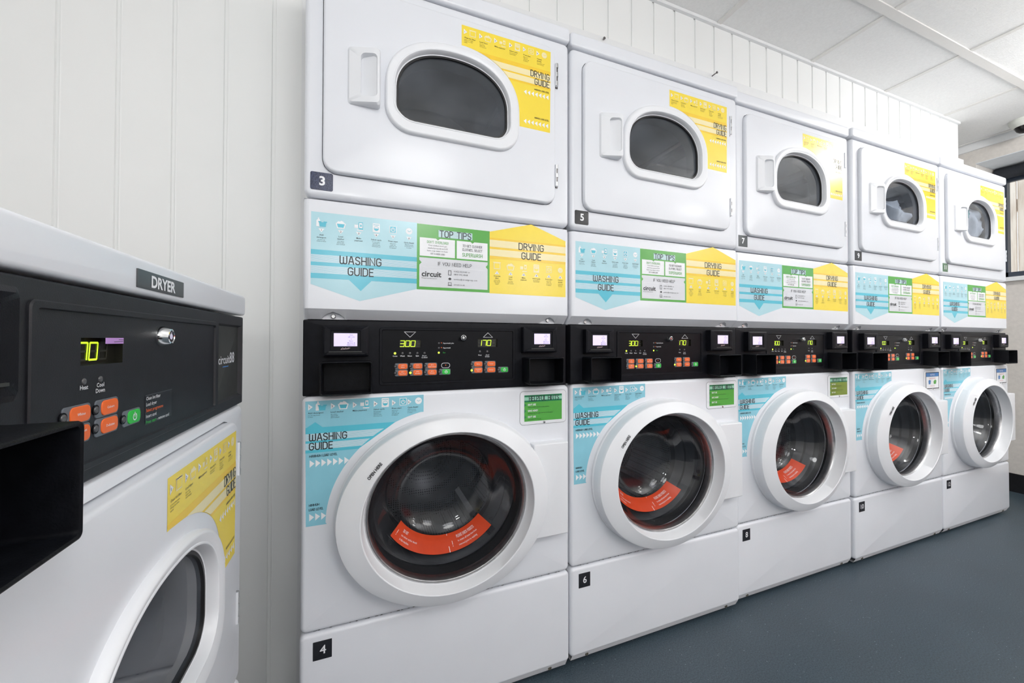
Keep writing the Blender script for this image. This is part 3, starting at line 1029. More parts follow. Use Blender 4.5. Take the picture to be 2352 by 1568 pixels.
def keypad(root, x0, x1, z0, z1, windows, yf=-0.002, legend=None, m0='black_plastic', m1='keypad_black'):
    """framed black panel with sunken display windows [(x0,x1,z0,z1)]"""
    b = MB()
    R0 = rr(x0, x1, z0, z1, 0.006)
    R1 = rr(x0 + 0.001, x1 - 0.001, z0 + 0.001, z1 - 0.001, 0.0055)
    R2 = rr(x0 + 0.0055, x1 - 0.0055, z0 + 0.0055, z1 - 0.0055, 0.004)
    R3 = rr(x0 + 0.0065, x1 - 0.0065, z0 + 0.0065, z1 - 0.0065, 0.004)
    L3 = lambda r, y: [(p[0], y, p[1]) for p in r]
    b.loft([L3(R0, 0.012), L3(R0, yf + 0.001), L3(R1, yf), L3(R2, yf), L3(R3, yf + 0.0025)], m0)
    y = yf + 0.0025
    X = sorted({x0 + 0.0065, x1 - 0.0065} | {w_[0] for w_ in windows} | {w_[1] for w_ in windows})
    Z = sorted({z0 + 0.0065, z1 - 0.0065} | {w_[2] for w_ in windows} | {w_[3] for w_ in windows})
    for i in range(len(X) - 1):
        for j in range(len(Z) - 1):
            cx, cz = (X[i] + X[i + 1]) / 2, (Z[j] + Z[j + 1]) / 2
            if any(w_[0] < cx < w_[1] and w_[2] < cz < w_[3] for w_ in windows):
                continue
            b.add([(X[i], y, Z[j]), (X[i + 1], y, Z[j]), (X[i + 1], y, Z[j + 1]), (X[i], y, Z[j + 1])], [(0, 1, 2, 3)], m1)
    for a, c, d, e in windows:
        b.loft([[(a, y, d), (c, y, d), (c, y, e), (a, y, e)], [(a, y + 0.006, d), (c, y + 0.006, d), (c, y + 0.006, e), (a, y + 0.006, e)]], 'display_glass', cap1=True)
    if legend:
        s = Sheet(y=y)
        legend(s)
        b.merge(s)
    return b.build('keypad_panel', root, recalc=False), y


SEG = {'0': 'abcdef', '1': 'bc', '3': 'abcdg', '7': 'abc', '8': 'abcdefg'}


def display(parent, win, digits, y, dw=0.0098, dh=0.0142, pitch=0.0128, cells=4, x_off=0.0012):
    s = Sheet(y=y + 0.006)
    a, c, d, e = win
    z0 = (d + e) / 2 - dh / 2
    t = 0.0017
    for i in range(cells):
        ch = digits[i] if i < len(digits) else ' '
        x = a + x_off + pitch * i
        k = 0.12
        S = lambda px, pz: (x + px * dw + k * pz * dh * 0.9, z0 + pz * dh)
        seg = dict(a=((0.08, 1), (0.92, 1)), g=((0.08, 0.5), (0.92, 0.5)), d=((0.08, 0), (0.92, 0)), f=((0, 0.56), (0, 0.95)), b=((1, 0.56), (1, 0.95)), e=((0, 0.05), (0, 0.44)), c=((1, 0.05), (1, 0.44)))
        for nme, (p, q) in seg.items():
            on = nme in SEG.get(ch, '')
            s.line([S(*p), S(*q)], t, 'digit_on' if on else 'digit_off', 2 if on else 1)
    return s.build('display', parent, smooth=False, recalc=False)


def button(parent, x, z, y, cap, text=(), w=0.0305, h=0.0152, lit=False, notch=True):
    b = MB()
    b.slab(x - w / 2, x + w / 2, z - h / 2, z + h / 2, y - 0.0008, y + 0.0005, 0.003, 0.0004, 'button_grey')
    if notch:
        b.cyl((x - w / 2 + 0.001, z), 0.0043, y - 0.0009, y, 'keypad_black', n=20)
    b.slab(x - w / 2 + 0.0075, x + w / 2 - 0.0012, z - h / 2 + 0.0012, z + h / 2 - 0.0012, y - 0.0016, y, 0.0045, 0.0005, cap)
    s = Sheet(y=y - 0.0016)
    cx = x + 0.0032
    if text == 'power':
        s.line([(cx + p[0], z + p[1]) for p in arcp(0, -0.0003, 0.0031, 0.0031, 125, 415, 14)], 0.0011, 'print_white', 1)
        s.line([(cx, z), (cx, z + 0.0039)], 0.0011, 'print_white', 1)
    else:
        n = len(text)
        for i, t in enumerate(text):
            s.text(t, cx, z + (n - 1) * 0.0022 - i * 0.0043 - 0.001, 0.0023, 'print_white', 1, bold=0.01, res=1)
    for p, k in zip(s.f, s.m):
        pass
    if s.f:
        b.add(s.v, s.f, 'print_white')
    o = b.build('button', parent, recalc=False)
    if notch:
        led(parent, x - w / 2 + 0.001, z, y - 0.0009, lit, 0.0029)
    return o


def led(parent, x, z, y, lit, r=0.0027):
    b = MB()
    n = 16
    b.loft([[(x + rr_ * math.cos(2 * PI * i / n), y - h, z + rr_ * math.sin(2 * PI * i / n)) for i in range(n)] for rr_, h in ((r, 0), (r * 0.9, 0.0006), (r * 0.5, 0.0011))], 'led_on' if lit else 'led_off', cap1=True)
    return b.build('indicator_light', parent)


def key_lock(parent, x, z, y, r=0.0095, out=0.012):
    b = MB()
    n = 32
    L = lambda rad, yy: [(x + rad * math.cos(2 * PI * i / n), yy, z + rad * math.sin(2 * PI * i / n)) for i in range(n)]
    b.loft([L(r, y), L(r, y - out * 0.25), L(r * 0.72, y - out), L(r * 0.62, y - out * 1.04), L(r * 0.56, y - out * 0.96)], 'chrome')
    b.loft([L(r * 0.56, y - out * 0.96), L(r * 0.5, y - out * 0.9)], 'print_black', cap1=True)
    b.loft([L(r * 0.3, y - out * 0.9), L(r * 0.3, y - out * 0.97)], 'chrome', cap1=True)
    b.box(x - r * 0.07, x + r * 0.07, y - out * 1.0, y - out * 0.9, z, z + r * 0.46, 'chrome')
    return b.build('key_lock', parent)


def card_reader(root, x0, x1, z0, z1, scr, yb, out=0.022):
    yf = yb - out
    b = MB()
    # wedge-shaped body with a stepped face
    o0 = rr(x0, x1, z0 - 0.002, z1, 0.003)
    o1 = rr(x0, x1, z0, z1, 0.003)
    o2 = rr(x0 + 0.004, x1 - 0.004, z0 + 0.004, z1 - 0.004, 0.003)
    f0 = rr(scr[0] - 0.007, scr[1] + 0.007, scr[2] - 0.010, scr[3] + 0.006, 0.002)
    f1 = rr(scr[0] - 0.006, scr[1] + 0.006, scr[2] - 0.009, scr[3] + 0.005, 0.002)
    L3 = lambda r, y: [(p[0], y, p[1]) for p in r]
    b.loft([L3(o0, yb), L3(o1, yf + 0.003), L3(o2, yf), L3(f0, yf + 0.001), L3(f1, yf + 0.003)], 'black_plastic', cap1=True)
    b.box(scr[0] - 0.010, scr[1] + 0.010, yf - 0.0012, yf + 0.002, scr[2] - 0.0135, scr[2] - 0.0115, 'charcoal')
    body = b.build('card_reader', root)
    s = Sheet(y=yf + 0.003)
    s.rect(*scr, 'screen_glow', 1)
    wd, hd = scr[1] - scr[0], scr[3] - scr[2]
    for i, t in enumerate(['Scan', 'QR code', 'or', 'Enter', 'Machine #', 'BMX2770R']):
        s.text(t, scr[0] + wd * 0.74, scr[3] - hd * (0.17 + 0.155 * i), hd * 0.092, 'screen_ink', 2, res=1, bold=0.008)
    s.build('screen', body, smooth=False, recalc=False)
    s = Sheet(y=yf + 0.003)
    cx, z = (scr[0] + scr[1]) / 2, scr[2] - 0.0072
    s.text('NASH', cx, z, 0.0036, 'logo_pink', 1, wide=1.3, bold=0.01, res=1) if False else s.line([(cx - 0.009, z + 0.001), (cx - 0.006, z + 0.0035), (cx - 0.003, z + 0.001), (cx, z + 0.0035), (cx + 0.003, z + 0.001), (cx + 0.0055, z + 0.0035), (cx + 0.009, z + 0.003)], 0.0011, 'logo_pink', 1)
    s.line([(cx - 0.010, z - 0.0002), (cx + 0.007, z + 0.0014)], 0.0008, 'logo_pink', 1)
    s.build('reader_emblem', body, smooth=False, recalc=False)
    return body


def open_tray(root, x0, x1, z0, z1, yb, out=0.05):
    b = MB()
    yf = yb - out
    L3 = lambda r, y: [(p[0], y, p[1]) for p in r]
    q = lambda e, rad=0.004: rr(x0 + e, x1 - e, z0 + e, z1 - e, rad)
    b.loft([L3(rr(x0 + 0.001, x1 - 0.001, z0 + 0.004, z1, 0.004), yb), L3(q(0), yf + 0.002), L3(q(0.0007), yf + 0.0003), L3(q(0.0015), yf), L3(q(0.003), yf + 0.001), L3(q(0.0038, 0.003), yf + 0.004), L3(q(0.0045, 0.003), yb - 0.001)], 'tray_black', cap1=True)
    return b.build('open_tray', root)


def washer_door(root, first):
    cx, cz = 0.335, 0.524
    b = MB()
    E = lambda c, a, bb, y: ell(c, cz, a, bb, y)
    lo = [E(0.335, 0.262, 0.226, 0.002), E(0.335, 0.2655, 0.2285, 0.0), E(0.335, 0.2655, 0.2285, -0.007), E(0.335, 0.2630, 0.2268, -0.010), E(0.3338, 0.2612, 0.2252, -0.028), E(0.3325, 0.2592, 0.2232, -0.0385), E(0.3325, 0.2578, 0.222, -0.0408), E(0.3325, 0.2555, 0.2202, -0.0420),
          E(0.334, 0.235, 0.2075, -0.0485), E(0.335, 0.2135, 0.1935, -0.0548), E(0.335, 0.2113, 0.1917, -0.0556), E(0.335, 0.2098, 0.1905, -0.0553), E(0.335, 0.2087, 0.1895, -0.0540), E(0.335, 0.2035, 0.185, -0.022), E(0.335, 0.2015, 0.1835, -0.0195)]
    b.loft(lo, 'white_plastic')
    door = b.build('washer_door', root, angle=30)
    b = MB()
    b.loft([E(0.335, 0.202, 0.184, -0.019), E(0.335, 0.199, 0.181, -0.0205), E(0.335, 0.197, 0.179, -0.017), E(0.335, 0.195, 0.177, -0.0185), E(0.335, 0.193, 0.175, -0.014), E(0.335, 0.193, 0.175, 0.004)], 'steel')
    b.build('trim_ring', door, angle=60)
    b = MB()
    prof = bowl_profile()
    b.loft([E(0.335, r * 1.1, r, y) for r, y in prof], 'bowl_glass', cap1=True)
    b.loft([E(0.335, r * 1.1, r, y) for r, y in [(max(r - 0.003, 0.015), y + 0.007) for r, y in prof[2:]]], 'bowl_glass', cap1=True)
    b.build('glass_bowl', door, angle=80)
    s = Sheet()
    s.EPS = 0.0003
    def mp(a, z, h):
        # lies along the left of the sloping front face
        lo_, hi_ = 0.0, 1.0
        for _ in range(30):
            t = (lo_ + hi_) / 2
            c, ra, rb = 0.3325 + 0.0025 * t, 0.2555 + (0.2113 - 0.2555) * t, 0.2202 + (0.1917 - 0.2202) * t
            if ((a - c) / ra) ** 2 + ((z - 0.524) / rb) ** 2 < 1:
                lo_ = t
            else:
                hi_ = t
        return (a, -0.0420 - 0.0136 * lo_ - 0.0006 - h, z)
    s.mp = mp
    a = math.radians(50)
    x, z = 0.1455, 0.6215
    s.line([(x - 0.0032, z + 0.004), (x - 0.0032 + 0.042 * math.cos(a), z + 0.004 + 0.042 * math.sin(a))], 0.0095, 'white_plastic', 1)
    s.text('OPEN HERE', x - 0.0025, z + 0.0035, 0.0066, 'print_black', 3, 'L', bold=0.035, rot=a, wide=0.9)
    s.build('open_label', door, smooth=False, recalc=False)
    return door


def bowl_profile():
    return [(0.1755, -0.012), (0.174, 0.004), (0.168, 0.020), (0.158, 0.036), (0.143, 0.055), (0.128, 0.073), (0.117, 0.088), (0.105, 0.099), (0.085, 0.107), (0.05, 0.112), (0.02, 0.113)]


def warning_sticker(door):
    prof = bowl_profile()
    def yr(r):
        for (r0, y0), (r1, y1) in zip(prof, prof[1:]):
            if r1 <= r <= r0:
                return y0 + (y1 - y0) * (r0 - r) / (r0 - r1)
        return prof[-1][1]
    s = Sheet()
    R0 = 0.1485
    def mp(a, bb, h):
        r = R0 - bb
        t = a / R0
        return (0.335 + 1.1 * r * math.sin(t), yr(r) - 0.0012 - h * 1.5, 0.524 - r * math.cos(t))
    s.mp = mp
    A0, A1 = math.radians(-59), math.radians(50)
    n = 44
    for i in range(n):
        a0, a1 = R0 * (A0 + (A1 - A0) * i / n), R0 * (A0 + (A1 - A0) * (i + 1) / n)
        for k in range(4):
            q4 = [(a0, 0.031 * k / 4), (a1, 0.031 * k / 4), (a1, 0.031 * (k + 1) / 4), (a0, 0.031 * (k + 1) / 4)]
            s.poly(q4, 'warning_orange', 1)
            s.poly(q4, 'rubber', 0)
    am = R0 * math.radians(4)
    s.rect(am - 0.0007, am + 0.0007, 0.0, 0.031, 'print_white', 2)
    for base, lines in ((R0 * A0 + 0.010, ['DO NOT', 'use colour catcher sheets', 'in this machine']), (am + 0.010, ['PLEASE CHECK POCKETS', 'to ensure all items have been', 'removed prior to washing'])):
        s.rect(base, base + 0.0012, 0.011, 0.0175, 'print_white', 2)
        s.rect(base, base + 0.0012, 0.0078, 0.0095, 'print_white', 2)
        for i, t in enumerate(lines):
            if i == 0:
                s.head(t, base + 0.016, 0.0200, 0.0044, 'print_white', 2, 'L', t=0.13)
            else:
                s.text(t, base + 0.016, 0.0128 - (i - 1) * 0.007, 0.0037, 'print_white', 2, 'L', res=1, wide=0.95)
    return s.build('warning_sticker', door, smooth=False, recalc=False)


def washer_drum(root):
    b = MB()
    E = lambda r, y: ell(0.335, 0.524, r * 1.1, r, y, 80)
    b.loft([E(0.18, 0.006), E(0.187, 0.02), E(0.176, 0.042), E(0.179, 0.055), E(0.158, 0.072), E(0.160, 0.082), E(0.138, 0.100), E(0.136, 0.118)], 'rubber')
    b.loft([E(0.132, 0.116), E(0.132, 0.126), E(0.150, 0.132), E(0.205, 0.142), E(0.215, 0.155), E(0.215, 0.42), E(0.20, 0.44)], 'drum_steel')
    b.loft([E(0.20, 0.44), E(0.15, 0.435), E(0.10, 0.445), E(0.05, 0.42), E(0.03, 0.418)], 'drum_steel', cap1=True)
    for k in range(3):
        a = math.radians(70 + 120 * k)
        d, t = (math.cos(a), math.sin(a)), (-math.sin(a), math.cos(a))
        sec = []
        for y, sc_ in ((0.15, 0.6), (0.18, 1), (0.40, 1), (0.43, 0.7)):
            sec.append([(0.335 + (d[0] * r + t[0] * w_) * 1.1, y, 0.524 + d[1] * r + t[1] * w_) for r, w_ in ((0.214, 0.034), (0.214 - 0.035 * sc_, 0.022), (0.214 - 0.058 * sc_, 0.008), (0.214 - 0.058 * sc_, -0.008), (0.214 - 0.035 * sc_, -0.022), (0.214, -0.034))])
        b.loft(sec, 'steel', cap0=True, cap1=True)
    return b.build('washer_drum', root)


def screw(parent, x, z, y, r=0.0052, m='chrome'):
    b = MB()
    n = 18
    L = lambda rad, yy: [(x + rad * math.cos(2 * PI * i / n), yy, z + rad * math.sin(2 * PI * i / n)) for i in range(n)]
    b.loft([L(r, y + 0.001), L(r, y - r * 0.35), L(r * 0.75, y - r * 0.62), L(r * 0.45, y - r * 0.62), L(r * 0.4, y - r * 0.3)], m, cap1=True)
    return b.build('screw', parent)


# ------------------------------------------------------------------ object bookkeeping
def thing(name, label, cat, loc, rz=0.0, group=None):
    o = bpy.data.objects.new(name, None)
    o.empty_display_size = 0.1
    C.objects.link(o)
    o.location = loc
    o.rotation_euler = (0, 0, rz)
    o['label'] = label
    o['category'] = cat
    if group:
        o['group'] = group
    return o


def copy_tree(o, parent=None):
    c = o.copy()
    C.objects.link(c)
    if parent is not None:
        c.parent = parent
    for ch in list(o.children):
        copy_tree(ch, c)
    return c


def find(root, name):
    out = []
    for ch in root.children:
        if ch.name.split('.')[0] == name:
            out.append(ch)
        out += find(ch, name)
    return out


def drop(o):
    for ch in list(o.children):
        drop(ch)
    bpy.data.objects.remove(o)


# ------------------------------------------------------------------ the stacked machine
XW = 0.6795


def stack_proto():
    root = thing('stacked_washer_dryer', '', 'washer dryer', (0, 0, 0))
    shell(root, 0.006, XW - 0.006, 0.03, 0.62, 0.02, 1.79)
    # dryer front plate around the door
    b = MB()
    fn = polar_fn(rr(0.039, 0.6295, 1.3135, 1.7605, 0.033), (0.335, 1.54))
    b.slab(0.002, XW - 0.002, 1.2595, 1.7895, 0.0, 0.03, 0.016, 0.012, 'enamel', hole=((0.335, 1.54), fn), hole_y=0.03)
    b.build('dryer_front', root)
    # rim of the door opening, behind the door
    b = MB()
    b.slab(0.04, 0.64, 1.312, 1.776, 0.0295, 0.0335, 0.03, 0.001, 'enamel', hole=((DC[0], DC[1]), polar_fn(arch(*grow(ARCH_I, 0.02)), DC)), hole_y=0.034)
    b.build('door_opening', root)
    b = MB()
    b.slab(0.0, XW, 1.792, 1.8345, -0.004, 0.60, 0.011, 0.0075, 'enamel')
    b.build('top_cap', root)
    dryer_door(root, 0.0)
    dryer_drum(root, 0.0)
    # service panel with a bevelled, notched lower edge
    b = MB()
    x0, x1 = 0.002, XW - 0.002
    xs = sorted(set([x0 + 0.012 + (x1 - x0 - 0.024) * i / 30 for i in range(31)] + [c + d * 0.0024 for c in (0.0635, 0.6185) for d in range(-12, 13)]))
    def hh(x):
        h = 0.0
        for c in (0.0635, 0.6185):
            q = 1 - abs(x - c) / 0.0265
            if q > 0:
                h = max(h, 0.021 * (q ** 0.8 if q < 0.55 else 0.55 ** 0.8 + (q - 0.55) * 0.42))
        return h
    zb, zt = 0.9835, 1.0065
    ybev = lambda z: 0.024 * (zt - z) / (zt - zb)
    rows = [[], [], [], [], [], [], []]
    for x in xs:
        h = hh(x)
        za = zb + h
        rows[0].append((x, 0.012, 1.2565))
        rows[1].append((x, 0.0035, 1.253))
        rows[2].append((x, 0.0, 1.245))
        rows[3].append((x, 0.0, zt))
        rows[4].append((x, ybev(za), za))
        rows[5].append((x, 0.0225, max(zb, za - 0.0012)))
        rows[6].append((x, 0.024, zb))
    b.loft(rows, 'enamel', closed=False)
    # rounded ends
    for xe, sg in ((x0, 1), (x1, -1)):
        xi = xe + sg * 0.012
        cols = []
        for k in range(6):
            t = PI / 2 * k / 5
            dx, dy = 0.012 * (1 - math.sin(t)) if False else 0.012 * math.cos(t), 0.012 * (1 - math.sin(t))
            cols.append([(xi - sg * dx, max(yy, 0) + dy, z) for yy, z in ((0.012, 1.2565 - 0.002), (0.0035, 1.253), (0.0, 1.245), (0.0, zt), (ybev(zb), zb))])
        b.loft(cols[::-1], 'enamel', closed=False)
        b.add([(xe, 0.012, 1.2545), (xe, 0.05, 1.2545), (xe, 0.05, zb), (xe, 0.036, zb), (xe, 0.012, zt)], [(0, 1, 2, 3, 4)], 'enamel')
    b.add([(x0, 0.024, zb), (x1, 0.024, zb), (x1, 0.05, zb), (x0, 0.05, zb)], [(0, 1, 2, 3)], 'enamel')
    b.add([(x0, 0.012, 1.2563), (x1, 0.012, 1.2563), (x1, 0.05, 1.2563), (x0, 0.05, 1.2563)], [(0, 1, 2, 3)], 'enamel')
    sp = b.build('service_panel', root, recalc=False, angle=30)
    guide_sticker(sp)
    screw(sp, 0.0635, 0.9905, 0.0222)
    screw(sp, 0.6185, 0.9925, 0.0222)
    # black control fascia
    b = MB()
    b.slab(0.003, 0.6695, 0.8095, 0.981, 0.004, 0.05, 0.003, 0.003, 'black_plastic', hole=((0.338, 0.897), polar_fn(rr(0.1655, 0.5105, 0.8285, 0.965, 0.006), (0.338, 0.897))))
    b.build('control_fascia', root)
    wins = [(0.211, 0.2625, 0.9175, 0.9365), (0.408, 0.462, 0.918, 0.9395)]
    def legend(s):
        for pts in ([(0.222, 0.9558), (0.249, 0.9558), (0.2355, 0.9428)], [(0.4225, 0.9435), (0.4485, 0.9435), (0.4355, 0.9555)]):
            s.line(pts + [pts[0]], 0.0009, 'print_white', 1)
        for x, t in ((0.2005, 'Coins'), (0.2178, 'Wash'), (0.2354, 'Rinse'), (0.2532, 'Spin'), (0.4138, 'Heat')):
            s.text(t, x, 0.8955, 0.0034, 'print_white', 1, bold=0.012, res=1)
        for x, t in ((0.2708, ('Door', 'Locked')), (0.434, ('Cool', 'Down'))):
            for i, q in enumerate(t):
                s.text(q, x, 0.8955 - i * 0.0042, 0.0034, 'print_white', 1, bold=0.012, res=1)
        for z, t in ((0.928, 'Superwash plus'), (0.9162, 'Superwash')):
            s.text('+', 0.3128, z - 0.0012, 0.0042, 'button_orange', 1, bold=0.03)
            s.text(t, 0.3168, z - 0.0013, 0.0032, 'print_white', 1, 'L', bold=0.012, res=1)
        s.text('Eco', 0.3168, 0.9029, 0.0032, 'button_green', 1, 'L', bold=0.012, res=1)
        s.rrect(0.3125, 0.3345, 0.8655, 0.8785, 0.006, 'print_white', 1)
        s.rrect(0.3135, 0.3335, 0.8665, 0.8775, 0.0052, 'keypad_black', 2)
        s.text('+', 0.3235, 0.8705, 0.0045, 'button_orange', 3, bold=0.03)
    kp, y = keypad(root, 0.1645, 0.5115, 0.8275, 0.966, wins, yf=0.0015, legend=legend)
    display(kp, wins[0], '300', y)
    display(kp, wins[1], '170', y)
    for x, on in ((0.2005, 1), (0.2178, 0), (0.2354, 0), (0.2532, 0), (0.2707, 0), (0.4137, 0), (0.4338, 0)):
        led(kp, x, 0.9037 if x < 0.4 else 0.9063, y, on)
    for z, on in ((0.928, 0), (0.9162, 0), (0.9042, 1)):
        led(kp, 0.3062, z, y, on, 0.0024)
    key_lock(kp, 0.367, 0.942, y)
    for j, (z, row) in enumerate(((0.8717, (('60°C', 'Whites'), ('40°C', 'Colours'), ('40°C', 'Bright Colours'))), (0.8558, (('40°C', 'Perm Press'), ('30°C', 'Woollens'), ('30°C', 'Delicates'))))):
        for i, t in enumerate(row):
            button(kp, 0.2155 + 0.0355 * i, z, y, 'button_orange', t, lit=(j == 1 and i == 1))
    button(kp, 0.3215, 0.8560, y, 'button_green', 'power', w=0.029)
    for z, row in ((0.8735, ('Whites', 'Colours')), (0.8577, ('Permanent|Press', 'Delicates'))):
        for i, t in enumerate(row):
            button(kp, 0.4058 + 0.0358 * i, z, y, 'button_orange', tuple(t.split('|')), lit=(t[0] == 'P'))
    button(kp, 0.4785, 0.8573, y, 'button_green', 'power', w=0.029)
    card_reader(root, 0.0445, 0.1405, 0.899, 0.9685, (0.067, 0.116, 0.9215, 0.951), 0.004)
    card_reader(root, 0.5295, 0.6305, 0.903, 0.972, (0.561, 0.609, 0.9255, 0.954), 0.004)
    open_tray(root, 0.0415, 0.1475, 0.8145, 0.888, 0.004)
    open_tray(root, 0.5325, 0.6365, 0.8185, 0.8895, 0.004)
    # washer
    b = MB()
    b.slab(0.002, XW - 0.002, 0.284, 0.8085, 0.0, 0.03, 0.014, 0.010, 'enamel', hole=((0.335, 0.524), ellipse_fn(0.205, 0.185)), hole_y=0.02)
    wf = b.build('washer_front', root)
    washing_sticker(wf)
    b = MB()
    b.slab(0.5255, 0.6665, 0.7055, 0.796, -0.0012, 0.001, 0.010, 0.0008, 'white_plastic')
    for q in (rr(0.5252, 0.6668, 0.7052, 0.7963, 0.0102),):
        v, f = ribbon([(p[0], p[1]) for p in q] + [q[0]], 0.0007)
        b.add([(p[0], -0.0004, p[1]) for p in v], f, 'print_line')
    hp = b.build('hint_plate', root, recalc=False)
    hint_sticker(hp, 'green', -0.0012)
    key_lock(hp, 0.5975, 0.709, -0.0012, r=0.0042, out=0.002)
    wd = washer_door(root, True)
    warning_sticker(wd)
    b = MB()
    b.slab(0.556, 0.6585, 0.406, 0.657, -0.029, 0.001, 0.004, 0.0035, 'white_plastic')
    b.build('hinge_cover', root)
    washer_drum(root)
    b = MB()
    b.slab(0.001, XW - 0.001, 0.0285, 0.2805, 0.0, 0.03, 0.012, 0.009, 'enamel')
    b.loft([[(x, y, z) for y, z in ((0.0012, 0.036), (0.003, 0.0305), (0.012, 0.0125), (0.05, 0.0125))] for x in (0.008, XW - 0.008)], 'cabinet_side', closed=False)
    # grime along the joint above the kick panel
    s = Sheet(y=0.009)
    rnd = random.Random(3)
    for i in range(60):
        x = rnd.uniform(0.02, 0.66)
        l_ = rnd.uniform(0.001, 0.006)
        s.rect(x, x + l_, 0.2812, 0.2812 + rnd.uniform(0.0003, 0.0016), 'dirt', 1)
    b.merge(s)
    kick = b.build('kick_panel', root, recalc=False)
    for x in (0.06, 0.62):
        screw(kick, x, 0.0215, 0.0085, 0.0055, 'dirt')
    b = MB()
    b.loft([[(0.01, 0.045, 0.0), (XW - 0.01, 0.045, 0.0), (XW - 0.01, 0.05, 0.03), (0.01, 0.05, 0.03)], [(0.01, 0.60, 0.0), (XW - 0.01, 0.60, 0.0), (XW - 0.01, 0.60, 0.03), (0.01, 0.60, 0.03)]], 'dark_void', cap0=True, cap1=True)  # black block; the dark of the gap underneath is in its colour
    b.build('gap_block', root)
    return root


D0 = 0.9724
DY = (-0.0094, -0.0041, 0.0103, 0.0019, 0.0010)
DZ = (0.0018, 0.0008, -0.0006, 0.0003, -0.0024)
SX = (-0.1271, 0.5564, 1.2369, 1.9053, 2.6058, 3.2977)
NUMS = (('3', '4'), ('5', '6'), ('7', '8'), ('9', '10'), ('11', '12'))
LABELS = ('stacked white washer and dryer numbered 3 and 4, nearest the boarded left wall',
          'stacked white washer and dryer numbered 5 and 6, second from the left',
          'stacked white washer and dryer numbered 7 and 8, in the middle of the row',
          'stacked white washer and dryer numbered 9 and 10, second from the window',
          'stacked white washer and dryer numbered 11 and 12, last in the row beside the window')
stacks = []
proto = stack_proto()
for i in range(5):
    stacks.append(proto if i == 0 else copy_tree(proto))
for i, o in enumerate(stacks):
    o.location = (SX[i], D0 + DY[i], 0)
    o.scale = ((SX[i + 1] - SX[i]) / 0.6835, 1, 1)
    o['label'] = LABELS[i]
    o['category'] = 'washer dryer'
    o['group'] = 'stacked washers and dryers along the wall'
    a, b_ = NUMS[i]
    number_plate(o, 0.0155, 0.062, 1.2745, 1.315, a, ('sign_navy', 'sign_black', 'sign_grey', 'sign_black', 'sign_green')[i], cut=0.004 if i < 2 else 0.0006)
    kick = find(o, 'kick_panel')[0]
    number_plate(kick, 0.0285, 0.067, 0.2215, 0.2625, b_, 'print_black', bold=0.012, cut=0.001)
    if i == 2:
        drop(find(o, 'open_label')[0])
    if i == 4:
        drop(find(o, 'warning_sticker')[0])
    if i >= 2:
        hp = find(o, 'hint_plate')[0]
        if i == 2:
            drop(find(hp, 'hint_sticker')[0])
            hint_sticker(hp, 'olive', -0.0012)
        elif i == 3:
            drop(find(hp, 'hint_sticker')[0])
            hs = hint_sticker(hp, 'notice', -0.0012)
        else:
            drop(find(hp, 'hint_sticker')[0])
            h2 = hs.copy()
            C.objects.link(h2)
            h2.parent = hp


# ------------------------------------------------------------------ laundry in two of the dryers
def laundry(name, label, cx, y0, z0, hw, hz, seed, mats):
    rnd = random.Random(seed)
    bm = bmesh.new()
    bmesh.ops.create_icosphere(bm, subdivisions=5, radius=1.0)
    ph = [(Vector((rnd.uniform(-1, 1), rnd.uniform(-1, 1), rnd.uniform(-1, 1))).normalized(), rnd.uniform(3, 9), rnd.uniform(0, 6)) for _ in range(16)]
    for v in bm.verts:
        d = v.co.normalized()
        k = 1.0
        for a, f, p in ph:
            k += 0.035 * math.sin(f * d.dot(a) * 2 + p) ** 3
        v.co = Vector((d.x * hw * k, d.y * 0.105 * k, d.z * (hz * k if d.z > 0 else (z0 - 1.375)) - (0.3 * hz * d.x if d.z > -0.2 else 0)))
    me = bpy.data.meshes.new(name)
    bm.to_mesh(me)
    bm.free()
    for k in mats:
        me.materials.append(MATS[k])
    for p in me.polygons:
        p.use_smooth = True
        if len(mats) > 1:
            t = p.center.x / hw
            p.material_index = 1 if t < -0.62 else (2 if t < -0.45 and p.center.z > 0 else 0)  # left end takes the painted pink and teal reflection
    o = bpy.data.objects.new(name, me)
    C.objects.link(o)
    o.location = (cx, y0, z0)
    o['label'] = label
    o['category'] = 'laundry'
    o['group'] = 'laundry inside the dryers'
    return o


laundry('laundry', 'white laundry heaped inside the dryer numbered 9', SX[3] + 0.415, D0 + 0.125, 1.53, 0.150, 0.080, 4, ['towel'])
laundry('laundry', 'white laundry filling the dryer numbered 11', SX[4] + 0.430, D0 + 0.125, 1.58, 0.150, 0.120, 9, ['towel', 'pink_reflection', 'teal_reflection'])


